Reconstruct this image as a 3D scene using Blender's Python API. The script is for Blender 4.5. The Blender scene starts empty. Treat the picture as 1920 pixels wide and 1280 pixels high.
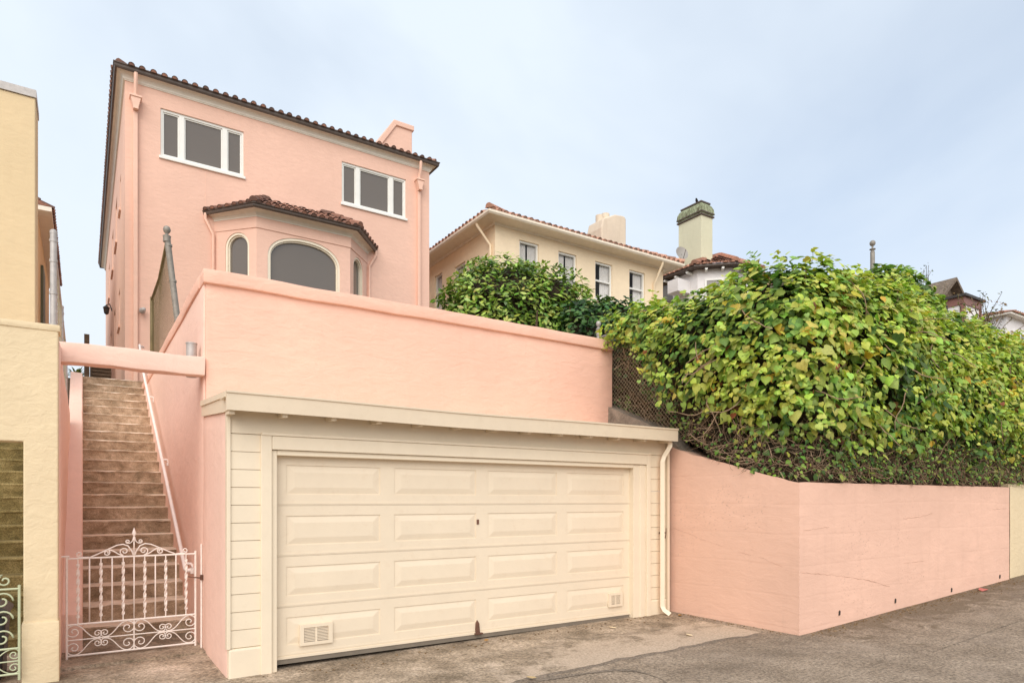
import bpy, bmesh, math, random
import numpy as np
from mathutils import Vector, noise, Matrix
R = math.radians
random.seed(7)
rng = np.random.default_rng(7)
scene = bpy.context.scene
COL = scene.collection
PI = math.pi

# ------------------------------------------------------------------ survey of the place
# the street runs along +X, the hill rises along +Y, eye at (0, 0, 1.62)
FOC, PCX, PCY, EYE = 1227.0, 960.0, 936.0, 1.62
YAW = math.atan(805 / 1227)
SN, CS = math.sin(YAW), math.cos(YAW)


def _ray(x, y):
    a = (x - PCX) / FOC
    return a * CS + SN, -a * SN + CS, (PCY - y) / FOC


def on_y(x, y, Y):
    r = _ray(x, y)
    d = Y / r[1]
    return Vector((r[0] * d, Y, r[2] * d + EYE))


def on_x(x, y, X):
    r = _ray(x, y)
    d = X / r[0]
    return Vector((X, r[1] * d, r[2] * d + EYE))


def gz(x):
    """height of the street along X"""
    if x < 7.4:
        return -0.14 + 0.012 * (max(x, -4) - 1.2)
    return -0.066 + 0.046 * (min(x, 26) - 7.4)


# ------------------------------------------------------------------ materials
def nodes_of(name):
    m = bpy.data.materials.new(name)
    m.use_nodes = True
    nt = m.node_tree
    nt.nodes.clear()
    out = nt.nodes.new('ShaderNodeOutputMaterial')
    p = nt.nodes.new('ShaderNodeBsdfPrincipled')
    nt.links.new(p.outputs[0], out.inputs[0])
    return m, nt, p, out


def N(nt, kind, **kw):
    n = nt.nodes.new(kind)
    for k, v in kw.items():
        if k.startswith('i_'):
            key = k[2:]
            key = int(key) if key.isdigit() else key.replace('_', ' ')
            n.inputs[key].default_value = v
        else:
            setattr(n, k, v)
    return n


def ramp(nt, fac, stops):
    r = nt.nodes.new('ShaderNodeValToRGB')
    el = r.color_ramp.elements
    while len(el) < len(stops):
        el.new(0.5)
    for e, (p, c) in zip(el, stops):
        e.position = p
        e.color = (c[0], c[1], c[2], 1) if not isinstance(c, (int, float)) else (c, c, c, 1)
    nt.links.new(fac, r.inputs[0])
    return r.outputs[0]


def mix(nt, fac, a, b, mode='MIX'):
    n = nt.nodes.new('ShaderNodeMix')
    n.data_type = 'RGBA'
    n.blend_type = mode
    for sock, v in ((n.inputs[0], fac), (n.inputs[6], a), (n.inputs[7], b)):
        if hasattr(v, 'is_output'):
            nt.links.new(v, sock)
        elif isinstance(v, (int, float)):
            sock.default_value = v
        else:
            sock.default_value = (v[0], v[1], v[2], 1)
    return n.outputs[2]


def pos(nt, scale=(1, 1, 1)):
    g = N(nt, 'ShaderNodeNewGeometry')
    mp = N(nt, 'ShaderNodeMapping')
    mp.inputs['Scale'].default_value = scale
    nt.links.new(g.outputs['Position'], mp.inputs[0])
    return mp.outputs[0]


def tex(nt, vec, scale, detail=4, rough=0.6, dist=0.0):
    n = N(nt, 'ShaderNodeTexNoise')
    n.inputs['Scale'].default_value = scale
    n.inputs['Detail'].default_value = detail
    n.inputs['Roughness'].default_value = rough
    n.inputs['Distortion'].default_value = dist
    nt.links.new(vec, n.inputs['Vector'])
    return n.outputs['Fac']


def bump(nt, p, heights):
    """heights: list of (socket, strength, distance) chained"""
    prev = None
    for h, s, d in heights:
        b = N(nt, 'ShaderNodeBump')
        b.inputs['Strength'].default_value = s
        b.inputs['Distance'].default_value = d
        nt.links.new(h, b.inputs['Height'])
        if prev is not None:
            nt.links.new(prev, b.inputs['Normal'])
        prev = b.outputs[0]
    nt.links.new(prev, p.inputs['Normal'])


def sc(c, k):
    return tuple(min(1, v * k) for v in c)


def stucco(name, col, rough=0.85, coarse=(1, 1, 2.2), bstr=0.35, grime=None, g_amt=0.25, fine=120, seams=None, patch=0.10, chips=0.0):
    """painted, trowelled plaster with faint patches of repaint and dirt"""
    m, nt, p, _ = nodes_of(name)
    v = pos(nt)
    vs = pos(nt, coarse)
    big = tex(nt, v, 0.55, 4)
    med = tex(nt, vs, 3.2, 5, 0.65, 0.4)
    c = mix(nt, ramp(nt, big, [(0.3, 0.0), (0.7, 1.0)]), sc(col, 1 - patch), sc(col, 1 + patch * 0.6))
    c = mix(nt, ramp(nt, med, [(0.35, 0.0), (0.75, 1.0)]), c, sc(col, 0.93))
    if grime is not None:
        st = tex(nt, pos(nt, (5, 5, 0.7)), 1.3, 6, 0.7)
        sp = tex(nt, v, 7, 6, 0.75)
        mm = N(nt, 'ShaderNodeMath', operation='MULTIPLY')
        nt.links.new(ramp(nt, st, [(0.52, 0.0), (0.8, g_amt)]), mm.inputs[0])
        nt.links.new(ramp(nt, sp, [(0.3, 0.2), (0.65, 1.0)]), mm.inputs[1])
        c = mix(nt, mm.outputs[0], c, grime)
    if chips:
        cz = ramp(nt, tex(nt, v, 1.1, 3), [(0.5, 0.0), (0.66, 1.0)])
        cm_ = N(nt, 'ShaderNodeMath', operation='MULTIPLY')
        nt.links.new(cz, cm_.inputs[0])
        nt.links.new(ramp(nt, tex(nt, pos(nt, (1, 1, 1.6)), 24, 4, 0.6), [(0.60, 0.0), (0.68, chips)]), cm_.inputs[1])
        c = mix(nt, cm_.outputs[0], c, sc(grime, .8))
    nt.links.new(c, p.inputs['Base Color'])
    p.inputs['Roughness'].default_value = rough
    p.inputs['Specular IOR Level'].default_value = 0.25
    hs = [(tex(nt, vs, 4.0, 6, 0.6, 0.6), bstr, 0.05), (tex(nt, v, fine, 2, 0.6), bstr * 0.6, 0.004)]
    if seams:
        w = N(nt, 'ShaderNodeTexWave', wave_type='BANDS', bands_direction='Z', wave_profile='SAW')
        w.inputs['Scale'].default_value = seams
        w.inputs['Distortion'].default_value = 1.2
        w.inputs['Detail'].default_value = 3
        w.inputs['Detail Scale'].default_value = 0.6
        nt.links.new(v, w.inputs['Vector'])
        hs.append((ramp(nt, w.outputs['Fac'], [(0.0, 0.0), (0.05, 1.0), (0.93, 1.0), (1.0, 0.2)]), 0.22, 0.006))
    bump(nt, p, hs)
    return m


def paint(name, col, rough=0.45, var=0.05, bs=0.05, scale=6, spec=0.4, metal=0.0, dirt=None):
    m, nt, p, _ = nodes_of(name)
    v = pos(nt)
    f = tex(nt, v, scale, 5, 0.65)
    c = mix(nt, ramp(nt, f, [(0.3, 0.0), (0.7, 1.0)]), sc(col, 1 - var), sc(col, 1 + var))
    if dirt:
        c = mix(nt, ramp(nt, tex(nt, v, scale * 3.1, 6, 0.75), [(0.55, 0.0), (0.78, dirt[1])]), c, dirt[0])
    nt.links.new(c, p.inputs['Base Color'])
    p.inputs['Roughness'].default_value = rough
    p.inputs['Metallic'].default_value = metal
    p.inputs['Specular IOR Level'].default_value = spec
    if bs:
        bump(nt, p, [(tex(nt, v, scale * 8, 4), bs, 0.01)])
    return m


def mottled(name, stops, scale, rough=0.9, bs=0.5, bd=0.01, fine=160, extra=None, stretch=(1, 1, 1), tread=None, grain=1.0):
    """weathered concrete, asphalt, wood: colour from layered noise"""
    m, nt, p, _ = nodes_of(name)
    v = pos(nt, stretch)
    f = tex(nt, v, scale, 8, 0.68, 0.3)
    c = ramp(nt, f, stops)
    g = tex(nt, v, fine, 3, 0.7)
    c = mix(nt, 0.75, c, ramp(nt, g, [(0.36, 1 - .58 * grain), (0.64, 1 + .6 * grain)]), 'MULTIPLY')
    if extra:
        for col, sca, lo, hi, amt in extra:
            c = mix(nt, ramp(nt, tex(nt, v, sca, 6, 0.7, 0.5), [(lo, 0.0), (hi, amt)]), c, col)
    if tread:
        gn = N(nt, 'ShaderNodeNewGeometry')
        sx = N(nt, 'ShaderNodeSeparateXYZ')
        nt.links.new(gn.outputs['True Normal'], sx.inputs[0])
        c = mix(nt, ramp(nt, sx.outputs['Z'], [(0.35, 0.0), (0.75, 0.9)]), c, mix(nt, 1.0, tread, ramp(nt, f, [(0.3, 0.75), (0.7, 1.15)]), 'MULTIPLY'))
    nt.links.new(c, p.inputs['Base Color'])
    p.inputs['Roughness'].default_value = rough
    p.inputs['Specular IOR Level'].default_value = 0.25
    bump(nt, p, [(f, bs * 0.6, bd * 3), (g, bs, bd * 0.4)])
    return m


def tile_mat(name, a, b, dark):
    m, nt, p, _ = nodes_of(name)
    g = N(nt, 'ShaderNodeNewGeometry')
    c = ramp(nt, g.outputs['Random Per Island'], [(0.0, a), (0.55, b), (1.0, dark)])
    v = pos(nt)
    c = mix(nt, ramp(nt, tex(nt, v, 14, 6, 0.7), [(0.4, 0.0), (0.75, 0.75)]), c, dark)
    nt.links.new(c, p.inputs['Base Color'])
    p.inputs['Roughness'].default_value = 0.85
    bump(nt, p, [(tex(nt, v, 60, 4), 0.4, 0.01)])
    return m


def leaf_mat(name, rough=0.42, trans=0.3):
    m, nt, p, out = nodes_of(name)
    at = N(nt, 'ShaderNodeAttribute', attribute_name='tint')
    v = pos(nt)
    c = mix(nt, 0.5, at.outputs['Color'], ramp(nt, tex(nt, v, 45, 3), [(0.3, 0.65), (0.7, 1.3)]), 'MULTIPLY')
    nt.links.new(c, p.inputs['Base Color'])
    p.inputs['Roughness'].default_value = rough
    p.inputs['Specular IOR Level'].default_value = 0.4
    t = N(nt, 'ShaderNodeBsdfTranslucent')
    nt.links.new(mix(nt, 1.0, c, (1.0, 1.05, 0.5), 'MULTIPLY'), t.inputs[0])
    ms = N(nt, 'ShaderNodeMixShader')
    ms.inputs[0].default_value = trans
    nt.links.new(p.outputs[0], ms.inputs[1])
    nt.links.new(t.outputs[0], ms.inputs[2])
    nt.links.new(ms.outputs[0], out.inputs[0])
    return m


def glass_mat(name, col, rough=0.03, clear=0.0):
    m, nt, p, out = nodes_of(name)
    p.inputs['Base Color'].default_value = (*col, 1)
    p.inputs['Roughness'].default_value = rough
    p.inputs['Specular IOR Level'].default_value = 0.7
    if clear:
        tr = N(nt, 'ShaderNodeBsdfTransparent')
        ms = N(nt, 'ShaderNodeMixShader')
        ms.inputs[0].default_value = clear
        nt.links.new(p.outputs[0], ms.inputs[1])
        nt.links.new(tr.outputs[0], ms.inputs[2])
        nt.links.new(ms.outputs[0], out.inputs[0])
    return m


PINK = (0.86, 0.475, 0.32)
M = {}
M['pink_house'] = stucco('pink_house_plaster', (0.84, 0.545, 0.42), coarse=(1.6, 1.6, 3.5), bstr=0.22, grime=(0.5, 0.3, 0.2), g_amt=0.12)
M['pink_wall'] = stucco('pink_terrace_plaster', (0.89, 0.54, 0.412), coarse=(0.9, 0.9, 2.1), bstr=0.34, grime=(0.55, 0.3, 0.2), g_amt=0.2, chips=.18)
M['pink_low'] = stucco('pink_retaining_paint', (0.82, 0.525, 0.395), coarse=(0.8, 0.8, 2.0), bstr=0.2, grime=(0.45, 0.27, 0.2), g_amt=0.22, seams=0.8, chips=.5)
M['pink_stair'] = stucco('pink_stair_wall_paint', (0.90, 0.62, 0.505), coarse=(1, 1, 1.5), bstr=0.22, grime=(0.5, 0.27, 0.18), g_amt=0.16, chips=.25)
M['pink_trim'] = paint('pink_trim_paint', (0.83, 0.53, 0.40), 0.5)
M['yellow'] = stucco('yellow_plaster', (0.79, 0.64, 0.415), coarse=(2, 2, 3), bstr=0.28, grime=(0.5, 0.38, 0.2), g_amt=0.18, fine=90)
M['yellow_far'] = stucco('ochre_plaster', (0.78, 0.61, 0.37), bstr=0.2, grime=(0.5, 0.35, 0.18), g_amt=0.2)
M['cream_house'] = stucco('cream_house_plaster', (0.91, 0.745, 0.52), bstr=0.2, grime=(0.6, 0.42, 0.25), g_amt=0.15)
M['chimney_tan'] = stucco('tan_chimney_plaster', (0.72, 0.61, 0.47), bstr=0.25, grime=(0.4, 0.28, 0.17), g_amt=0.5, patch=.15)
M['white_house'] = stucco('white_house_plaster', (0.80, 0.77, 0.75), bstr=0.2)
M['cream_paint'] = paint('cream_garage_paint', (0.80, 0.685, 0.515), 0.42, 0.03, 0.03, 3, dirt=((0.6, 0.45, 0.28), 0.18))
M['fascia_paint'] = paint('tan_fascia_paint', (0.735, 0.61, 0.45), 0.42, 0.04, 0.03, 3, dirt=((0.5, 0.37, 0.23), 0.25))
M['door_paint'] = paint('cream_door_paint', (0.785, 0.665, 0.50), 0.38, 0.03, 0.03, 2.5, dirt=((0.62, 0.45, 0.29), 0.3))
M['cream_trim'] = paint('cream_trim_paint', (0.83, 0.74, 0.58), 0.45, 0.04)
M['soffit'] = paint('soffit_paint', (0.84, 0.78, 0.67), 0.5, 0.05)
M['white_paint'] = paint('white_window_paint', (0.83, 0.82, 0.76), 0.4, 0.03)
M['brown_gutter'] = paint('brown_gutter_paint', (0.085, 0.06, 0.045), 0.45, 0.15)
M['white_gutter'] = paint('cream_gutter_paint', (0.88, 0.78, 0.62), 0.45, 0.06)
M['glass'] = glass_mat('window_glass', (0.145, 0.122, 0.10), 0.05)
M['glass_clear'] = glass_mat('curtained_glass', (0.10, 0.10, 0.10), 0.03, 0.84)
M['curtain'] = paint('white_curtain', (0.8, 0.78, 0.74), 0.9, 0.05)
M['room'] = paint('dim_room', (0.16, 0.15, 0.14), 0.9)
M['tile_dark'] = tile_mat('brown_clay_tiles', (0.36, 0.17, 0.11), (0.25, 0.12, 0.08), (0.11, 0.065, 0.05))
M['tile_red'] = tile_mat('red_clay_tiles', (0.62, 0.33, 0.22), (0.52, 0.26, 0.17), (0.28, 0.15, 0.10))
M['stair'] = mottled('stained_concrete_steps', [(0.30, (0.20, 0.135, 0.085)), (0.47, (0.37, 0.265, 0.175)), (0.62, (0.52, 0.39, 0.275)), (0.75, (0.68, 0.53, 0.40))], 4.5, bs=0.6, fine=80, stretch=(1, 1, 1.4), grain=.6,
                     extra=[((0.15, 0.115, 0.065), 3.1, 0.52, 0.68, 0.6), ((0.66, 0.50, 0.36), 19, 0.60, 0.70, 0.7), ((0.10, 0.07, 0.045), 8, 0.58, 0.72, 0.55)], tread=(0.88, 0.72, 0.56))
M['stair_moss'] = mottled('mossy_concrete_steps', [(0.30, (0.08, 0.062, 0.022)), (0.5, (0.20, 0.155, 0.06)), (0.7, (0.34, 0.27, 0.12))], 2.6, bs=0.6, fine=70)
M['apron'] = mottled('driveway_concrete', [(0.30, (0.14, 0.105, 0.07)), (0.45, (0.28, 0.215, 0.15)), (0.57, (0.42, 0.33, 0.24)), (0.70, (0.62, 0.49, 0.375))], 1.5, bs=0.5, fine=34,
                     extra=[((0.12, 0.092, 0.06), 0.9, 0.50, 0.66, 0.7), ((0.56, 0.45, 0.35), 3.1, 0.56, 0.72, 0.6), ((0.62, 0.5, 0.4), 26, 0.58, 0.68, 0.6), ((0.09, 0.07, 0.05), 21, 0.58, 0.68, 0.6)])
def add_wear(m, ca_, cb_):
    nt = m.node_tree
    p = next(n for n in nt.nodes if n.type == 'BSDF_PRINCIPLED')
    src = p.inputs['Base Color'].links[0].from_socket
    a = N(nt, 'ShaderNodeAttribute', attribute_name='wear')
    v = pos(nt)
    ad = N(nt, 'ShaderNodeMath', operation='ADD')
    nt.links.new(a.outputs['Fac'], ad.inputs[0])
    nt.links.new(ramp(nt, tex(nt, v, 2.6, 7, .7, .6), [(0.3, 0.0), (0.7, 1.0)]), ad.inputs[1])
    f = ramp(nt, ad.outputs[0], [(0.72, 0.0), (1.0, .85)])
    worn = mix(nt, ramp(nt, tex(nt, v, 40, 4, .7), [(0.4, 0.0), (0.62, 1.0)]), ca_, cb_)
    nt.links.new(mix(nt, f, src, worn), p.inputs['Base Color'])


add_wear(M['apron'], (0.60, 0.475, 0.36), (0.40, 0.31, 0.23))
M['asphalt'] = mottled('worn_asphalt', [(0.30, (0.20, 0.152, 0.108)), (0.5, (0.285, 0.222, 0.162)), (0.70, (0.38, 0.30, 0.225))], 1.3, bs=1.0, fine=36,
                       extra=[((0.15, 0.115, 0.085), 0.5, 0.5, 0.66, 0.55), ((0.4, 0.32, 0.25), 1.6, 0.56, 0.7, 0.45), ((0.56, 0.46, 0.36), 30, 0.58, 0.66, 0.6), ((0.09, 0.07, 0.05), 27, 0.58, 0.66, 0.6)])
_src = dict(stops=[(0.30, (0.20, 0.152, 0.108)), (0.5, (0.285, 0.222, 0.162)), (0.70, (0.38, 0.30, 0.225))], scale=1.3, bs=1.0, fine=36,
            extra=[((0.15, 0.115, 0.085), 0.5, 0.5, 0.66, 0.55), ((0.4, 0.32, 0.25), 1.6, 0.56, 0.7, 0.45), ((0.56, 0.46, 0.36), 30, 0.58, 0.66, 0.6), ((0.09, 0.07, 0.05), 27, 0.58, 0.66, 0.6)])
M['dirt_edge'] = mottled('dirty_road_edge', **_src)
add_wear(M['dirt_edge'], (0.20, 0.15, 0.10), (0.115, 0.085, 0.055))
M['dirt'] = mottled('roadside_dirt', [(0.28, (0.13, 0.10, 0.07)), (0.5, (0.21, 0.165, 0.12)), (0.72, (0.29, 0.23, 0.17))], 2.2, bs=0.9, fine=40,
                    extra=[((0.10, 0.075, 0.05), 6, 0.55, 0.7, 0.6), ((0.32, 0.22, 0.12), 30, 0.64, 0.7, 0.7)])
M['tar'] = mottled('dark_tar', [(0.3, (0.17, 0.135, 0.10)), (0.7, (0.25, 0.20, 0.155))], 3, bs=0.8, fine=40)
M['rough_concrete'] = mottled('rough_grey_concrete', [(0.3, (0.14, 0.115, 0.09)), (0.7, (0.34, 0.28, 0.22))], 5, bs=0.8)
M['soil'] = mottled('dry_soil', [(0.3, (0.05, 0.033, 0.02)), (0.7, (0.13, 0.09, 0.055))], 4, bs=1.0)
M['iron_white'] = paint('white_iron_paint', (0.90, 0.82, 0.75), 0.5, 0.06, 0.1, 20, dirt=((0.4, 0.25, 0.17), 0.35))
M['iron_green'] = paint('pale_green_iron_paint', (0.50, 0.53, 0.34), 0.5, 0.06, 0.1, 20, dirt=((0.25, 0.22, 0.12), 0.4))
M['rail_pink'] = paint('pale_rail_paint', (0.88, 0.78, 0.72), 0.45, 0.05)
M['galv'] = paint('weathered_galvanised', (0.30, 0.275, 0.235), 0.6, 0.2, 0.1, 12, 0.3, 0.35, dirt=((0.14, 0.11, 0.08), 0.5))
M['galv_pale'] = paint('pale_galvanised', (0.46, 0.43, 0.40), 0.5, 0.15, 0.1, 12, 0.3, 0.3)
M['wire'] = paint('rusty_chain_wire', (0.44, 0.36, 0.24), 0.6, 0.2, 0, 12, 0.3, 0.3)
M['wire_moss'] = paint('mossy_chain_wire', (0.20, 0.155, 0.075), 0.75, 0.25, 0, 5, 0.3, 0.1)
M['wood'] = mottled('weathered_wood', [(0.3, (0.07, 0.045, 0.028)), (0.7, (0.19, 0.13, 0.085))], 6, stretch=(1, 1, 6))
M['bark'] = mottled('bark', [(0.3, (0.06, 0.04, 0.025)), (0.7, (0.22, 0.15, 0.09))], 14)
M['twig'] = mottled('dry_vine_stems', [(0.3, (0.17, 0.11, 0.07)), (0.7, (0.46, 0.32, 0.21))], 9)
M['core'] = mottled('dark_vine_tangle', [(0.3, (0.025, 0.019, 0.010)), (0.7, (0.10, 0.07, 0.04))], 9, bs=1.0, bd=0.06)  # dark brown of soil and dead stems inside the foliage
M['black'] = paint('black_plastic', (0.02, 0.02, 0.022), 0.4, 0.1)
M['dark_metal'] = paint('dark_metal', (0.05, 0.042, 0.036), 0.5, 0.2)
M['grey_seal'] = paint('grey_rubber_seal', (0.20, 0.165, 0.125), 0.7, 0.12)
M['rust'] = paint('rusty_iron', (0.14, 0.065, 0.04), 0.7, 0.25)
M['copper'] = mottled('green_patina_copper', [(0.35, (0.10, 0.075, 0.045)), (0.5, (0.24, 0.27, 0.16)), (0.68, (0.42, 0.45, 0.30))], 4, stretch=(3, 3, 0.8), bs=0.3)
M['chimney_green'] = stucco('pale_green_plaster', (0.67, 0.655, 0.47), bstr=0.2, grime=(0.35, 0.35, 0.2), g_amt=0.35)
M['brown_trim'] = paint('brown_red_trim', (0.24, 0.11, 0.085), 0.5)
M['shingle'] = mottled('wood_shingles', [(0.3, (0.09, 0.07, 0.05)), (0.7, (0.26, 0.2, 0.15))], 8)
M['dish'] = paint('grey_dish_paint', (0.30, 0.28, 0.25), 0.5)
M['leaf'] = leaf_mat('ivy_leaves', 0.5, 0.33)
M['leaf_gloss'] = leaf_mat('glossy_hedge_leaves', 0.33, 0.2)
M['feather'] = paint('dark_feathers', (0.03, 0.03, 0.035), 0.6)
M['litter'] = mottled('leaf_crumbs', [(0.35, (0.07, 0.045, 0.025)), (0.55, (0.22, 0.14, 0.07)), (0.7, (0.40, 0.29, 0.17))], 30)
M['crack'] = paint('crack_line', (0.50, 0.30, 0.21), 0.9)
M['shutter'] = paint('grey_green_shutter', (0.13, 0.15, 0.10), 0.6)
M['red'] = paint('red_wrapper', (0.5, 0.14, 0.12), 0.4)


# ------------------------------------------------------------------ building helpers
ORIG = {}


class MB:
    """collects pieces of ONE mesh in world coordinates"""
    def __init__(s):
        s.bm = bmesh.new()

    def vs(s, pts):
        return [s.bm.verts.new(p) for p in pts]

    def poly(s, pts):
        return s.bm.faces.new(s.vs(pts))

    def box(s, x0, x1, y0, y1, z0, z1):
        v = s.vs([(x, y, z) for x in (x0, x1) for y in (y0, y1) for z in (z0, z1)])
        for f in ((0, 1, 3, 2), (4, 6, 7, 5), (0, 4, 5, 1), (2, 3, 7, 6), (0, 2, 6, 4), (1, 5, 7, 3)):
            s.bm.faces.new([v[i] for i in f])
        return s

    def prism(s, pts, vec):
        vec = Vector(vec)
        a = s.vs(pts)
        b = s.vs([Vector(p) + vec for p in pts])
        n = len(pts)
        s.bm.faces.new(a)
        s.bm.faces.new(b[::-1])
        for i in range(n):
            j = (i + 1) % n
            s.bm.faces.new([a[i], b[i], b[j], a[j]])
        return s

    def tube(s, pts, r, n=6, caps=True, flat=None):
        pts = [Vector(p) for p in pts]
        k = len(pts)
        rs = r if isinstance(r, (list, tuple)) else [r] * k
        t0 = (pts[1] - pts[0]).normalized()
        ref = Vector((0, 0, 1)) if abs(t0.z) < 0.9 else Vector((0, 1, 0))
        u = t0.cross(ref).normalized()
        rings = []
        for i, p in enumerate(pts):
            t = (pts[min(i + 1, k - 1)] - pts[max(i - 1, 0)])
            if t.length < 1e-9:
                t = t0
            t.normalize()
            u = (u - t * u.dot(t))
            if u.length < 1e-6:
                u = t.orthogonal()
            u.normalize()
            w = t.cross(u)
            rings.append(s.vs([p + (u * math.cos(2 * PI * j / n) + w * math.sin(2 * PI * j / n)) * rs[i] for j in range(n)]))
        for a, b in zip(rings, rings[1:]):
            for j in range(n):
                q = (j + 1) % n
                s.bm.faces.new([a[j], a[q], b[q], b[j]])
        if caps:
            s.bm.faces.new(rings[0][::-1])
            s.bm.faces.new(rings[-1])
        return s

    def lathe(s, c, prof, n=14):
        rings = [s.vs([(c[0] + r * math.cos(2 * PI * j / n), c[1] + r * math.sin(2 * PI * j / n), c[2] + z) for j in range(n)]) for r, z in prof]
        for a, b in zip(rings, rings[1:]):
            for j in range(n):
                q = (j + 1) % n
                s.bm.faces.new([a[j], a[q], b[q], b[j]])
        s.bm.faces.new(rings[0][::-1])
        s.bm.faces.new(rings[-1])
        return s

    def sheet(s, nu, nv, f):
        g = [[s.bm.verts.new(f(i / nu, j / nv)) for j in range(nv + 1)] for i in range(nu + 1)]
        for i in range(nu):
            for j in range(nv):
                s.bm.faces.new([g[i][j], g[i + 1][j], g[i + 1][j + 1], g[i][j + 1]])
        return s

    def holed(s, outer, holes, f, depth):
        """flat wall with openings: outer/holes are (u, v) loops, f(u, v, w) gives the point, w = depth into the wall"""
        edges = []
        loops = []
        for lp in [outer] + holes:
            v = s.vs([f(u, w, 0) for u, w in lp])
            loops.append(v)
            for i in range(len(v)):
                edges.append(s.bm.edges.new((v[i], v[(i + 1) % len(v)])))
        bmesh.ops.triangle_fill(s.bm, use_beauty=True, use_dissolve=False, edges=edges)
        for lp, v in zip(holes, loops[1:]):
            b = s.vs([f(u, w, depth) for u, w in lp])
            for i in range(len(v)):
                j = (i + 1) % len(v)
                s.bm.faces.new([v[i], v[j], b[j], b[i]])
        return s

    def ring(s, outer, inner, f, w0, w1):
        """a frame: band between two loops of equal length, from depth w0 to w1"""
        n = len(outer)
        A = s.vs([f(u, v, w0) for u, v in outer])
        B = s.vs([f(u, v, w0) for u, v in inner])
        Cc = s.vs([f(u, v, w1) for u, v in outer])
        D = s.vs([f(u, v, w1) for u, v in inner])
        for i in range(n):
            j = (i + 1) % n
            s.bm.faces.new([A[i], A[j], B[j], B[i]])
            s.bm.faces.new([B[i], B[j], D[j], D[i]])
            s.bm.faces.new([Cc[i], Cc[j], A[j], A[i]])
        return s

    def rough(s, x0, x1, y0, y1, z0, z1, seg=0.3, jit=0.01, sx=1.0):
        """a plastered block: subdivided, corners a little soft, faces slightly wavy"""
        b = bmesh.new()
        t = MB()
        t.bm.free()
        t.bm = b
        t.box(x0, x1, y0, y1, z0, z1)
        bmesh.ops.bevel(b, geom=b.edges[:], offset=min(0.022, (z1 - z0) * 0.2, (x1 - x0) * 0.2, (y1 - y0) * 0.2), segments=2, profile=0.6, affect='EDGES')
        for axis, (a, c) in enumerate(((x0, x1), (y0, y1), (z0, z1))):
            k = int((c - a) / seg)
            for i in range(1, k + 1):
                co = [0, 0, 0]
                no = [0, 0, 0]
                co[axis] = a + (c - a) * i / (k + 1)
                no[axis] = 1
                bmesh.ops.bisect_plane(b, geom=b.verts[:] + b.edges[:] + b.faces[:], plane_co=co, plane_no=no)
        for v in b.verts:
            n1 = noise.noise_vector(v.co * 1.1) + noise.noise_vector(v.co * 3.7) * 0.45
            v.co += n1 * jit
        s._merge(b)
        return s

    def _merge(s, b):
        b.verts.index_update()
        vm = [s.bm.verts.new(v.co) for v in b.verts]
        for f in b.faces:
            s.bm.faces.new([vm[v.index] for v in f.verts])
        b.free()

    def build(s, name, mat, parent=None, smooth=False, bevel=0, loc=None, angle=None, recalc=True):
        if recalc:
            bmesh.ops.recalc_face_normals(s.bm, faces=s.bm.faces[:])
        me = bpy.data.meshes.new(name)
        o = bpy.data.objects.new(name, me)
        COL.objects.link(o)
        org = Vector((0, 0, 0))
        if parent is not None:
            o.parent = parent
            org = ORIG[parent.name]
            ORIG[o.name] = org
        elif loc is not None:
            org = Vector(loc)
            o.location = org
            ORIG[o.name] = org
        else:
            ORIG[o.name] = org
        for v in s.bm.verts:
            v.co -= org
        if smooth:
            for f in s.bm.faces:
                f.smooth = True
        s.bm.to_mesh(me)
        s.bm.free()
        if smooth and angle:
            me.set_sharp_from_angle(angle=R(angle))
        me.materials.append(mat)
        if bevel:
            md = o.modifiers.new('edge_round', 'BEVEL')
            md.width = bevel
            md.segments = 2
            md.limit_method = 'ANGLE'
            md.angle_limit = R(40)
        return o


def thing(name, label, cat, loc=(0, 0, 0), group=None):
    o = bpy.data.objects.new(name, None)
    COL.objects.link(o)
    o.location = loc
    o.empty_display_size = 0.2
    ORIG[o.name] = Vector(loc)
    return tag(o, label, cat, group)


def tag(o, label, cat, group=None):
    o['label'] = label
    o['category'] = cat
    if group:
        o['group'] = group
    return o


def struct(o):
    o['kind'] = 'structure'
    return o


def rect(u0, u1, v0, v1):
    return [(u0, v0), (u1, v0), (u1, v1), (u0, v1)]


def arch(u0, u1, v0, spring, top, n=14, p=2.0):
    """opening with a round head (p = 2) or a flatter basket head (p > 2)"""
    c, a = (u0 + u1) / 2, (u1 - u0) / 2
    pts = [(u0, v0), (u1, v0)]
    for i in range(n + 1):
        t = PI * i / n
        x, y = math.cos(t), math.sin(t)
        pts.append((c + a * math.copysign(abs(x) ** (2 / p), x), spring + (top - spring) * abs(y) ** (2 / p)))
    return pts


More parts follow.
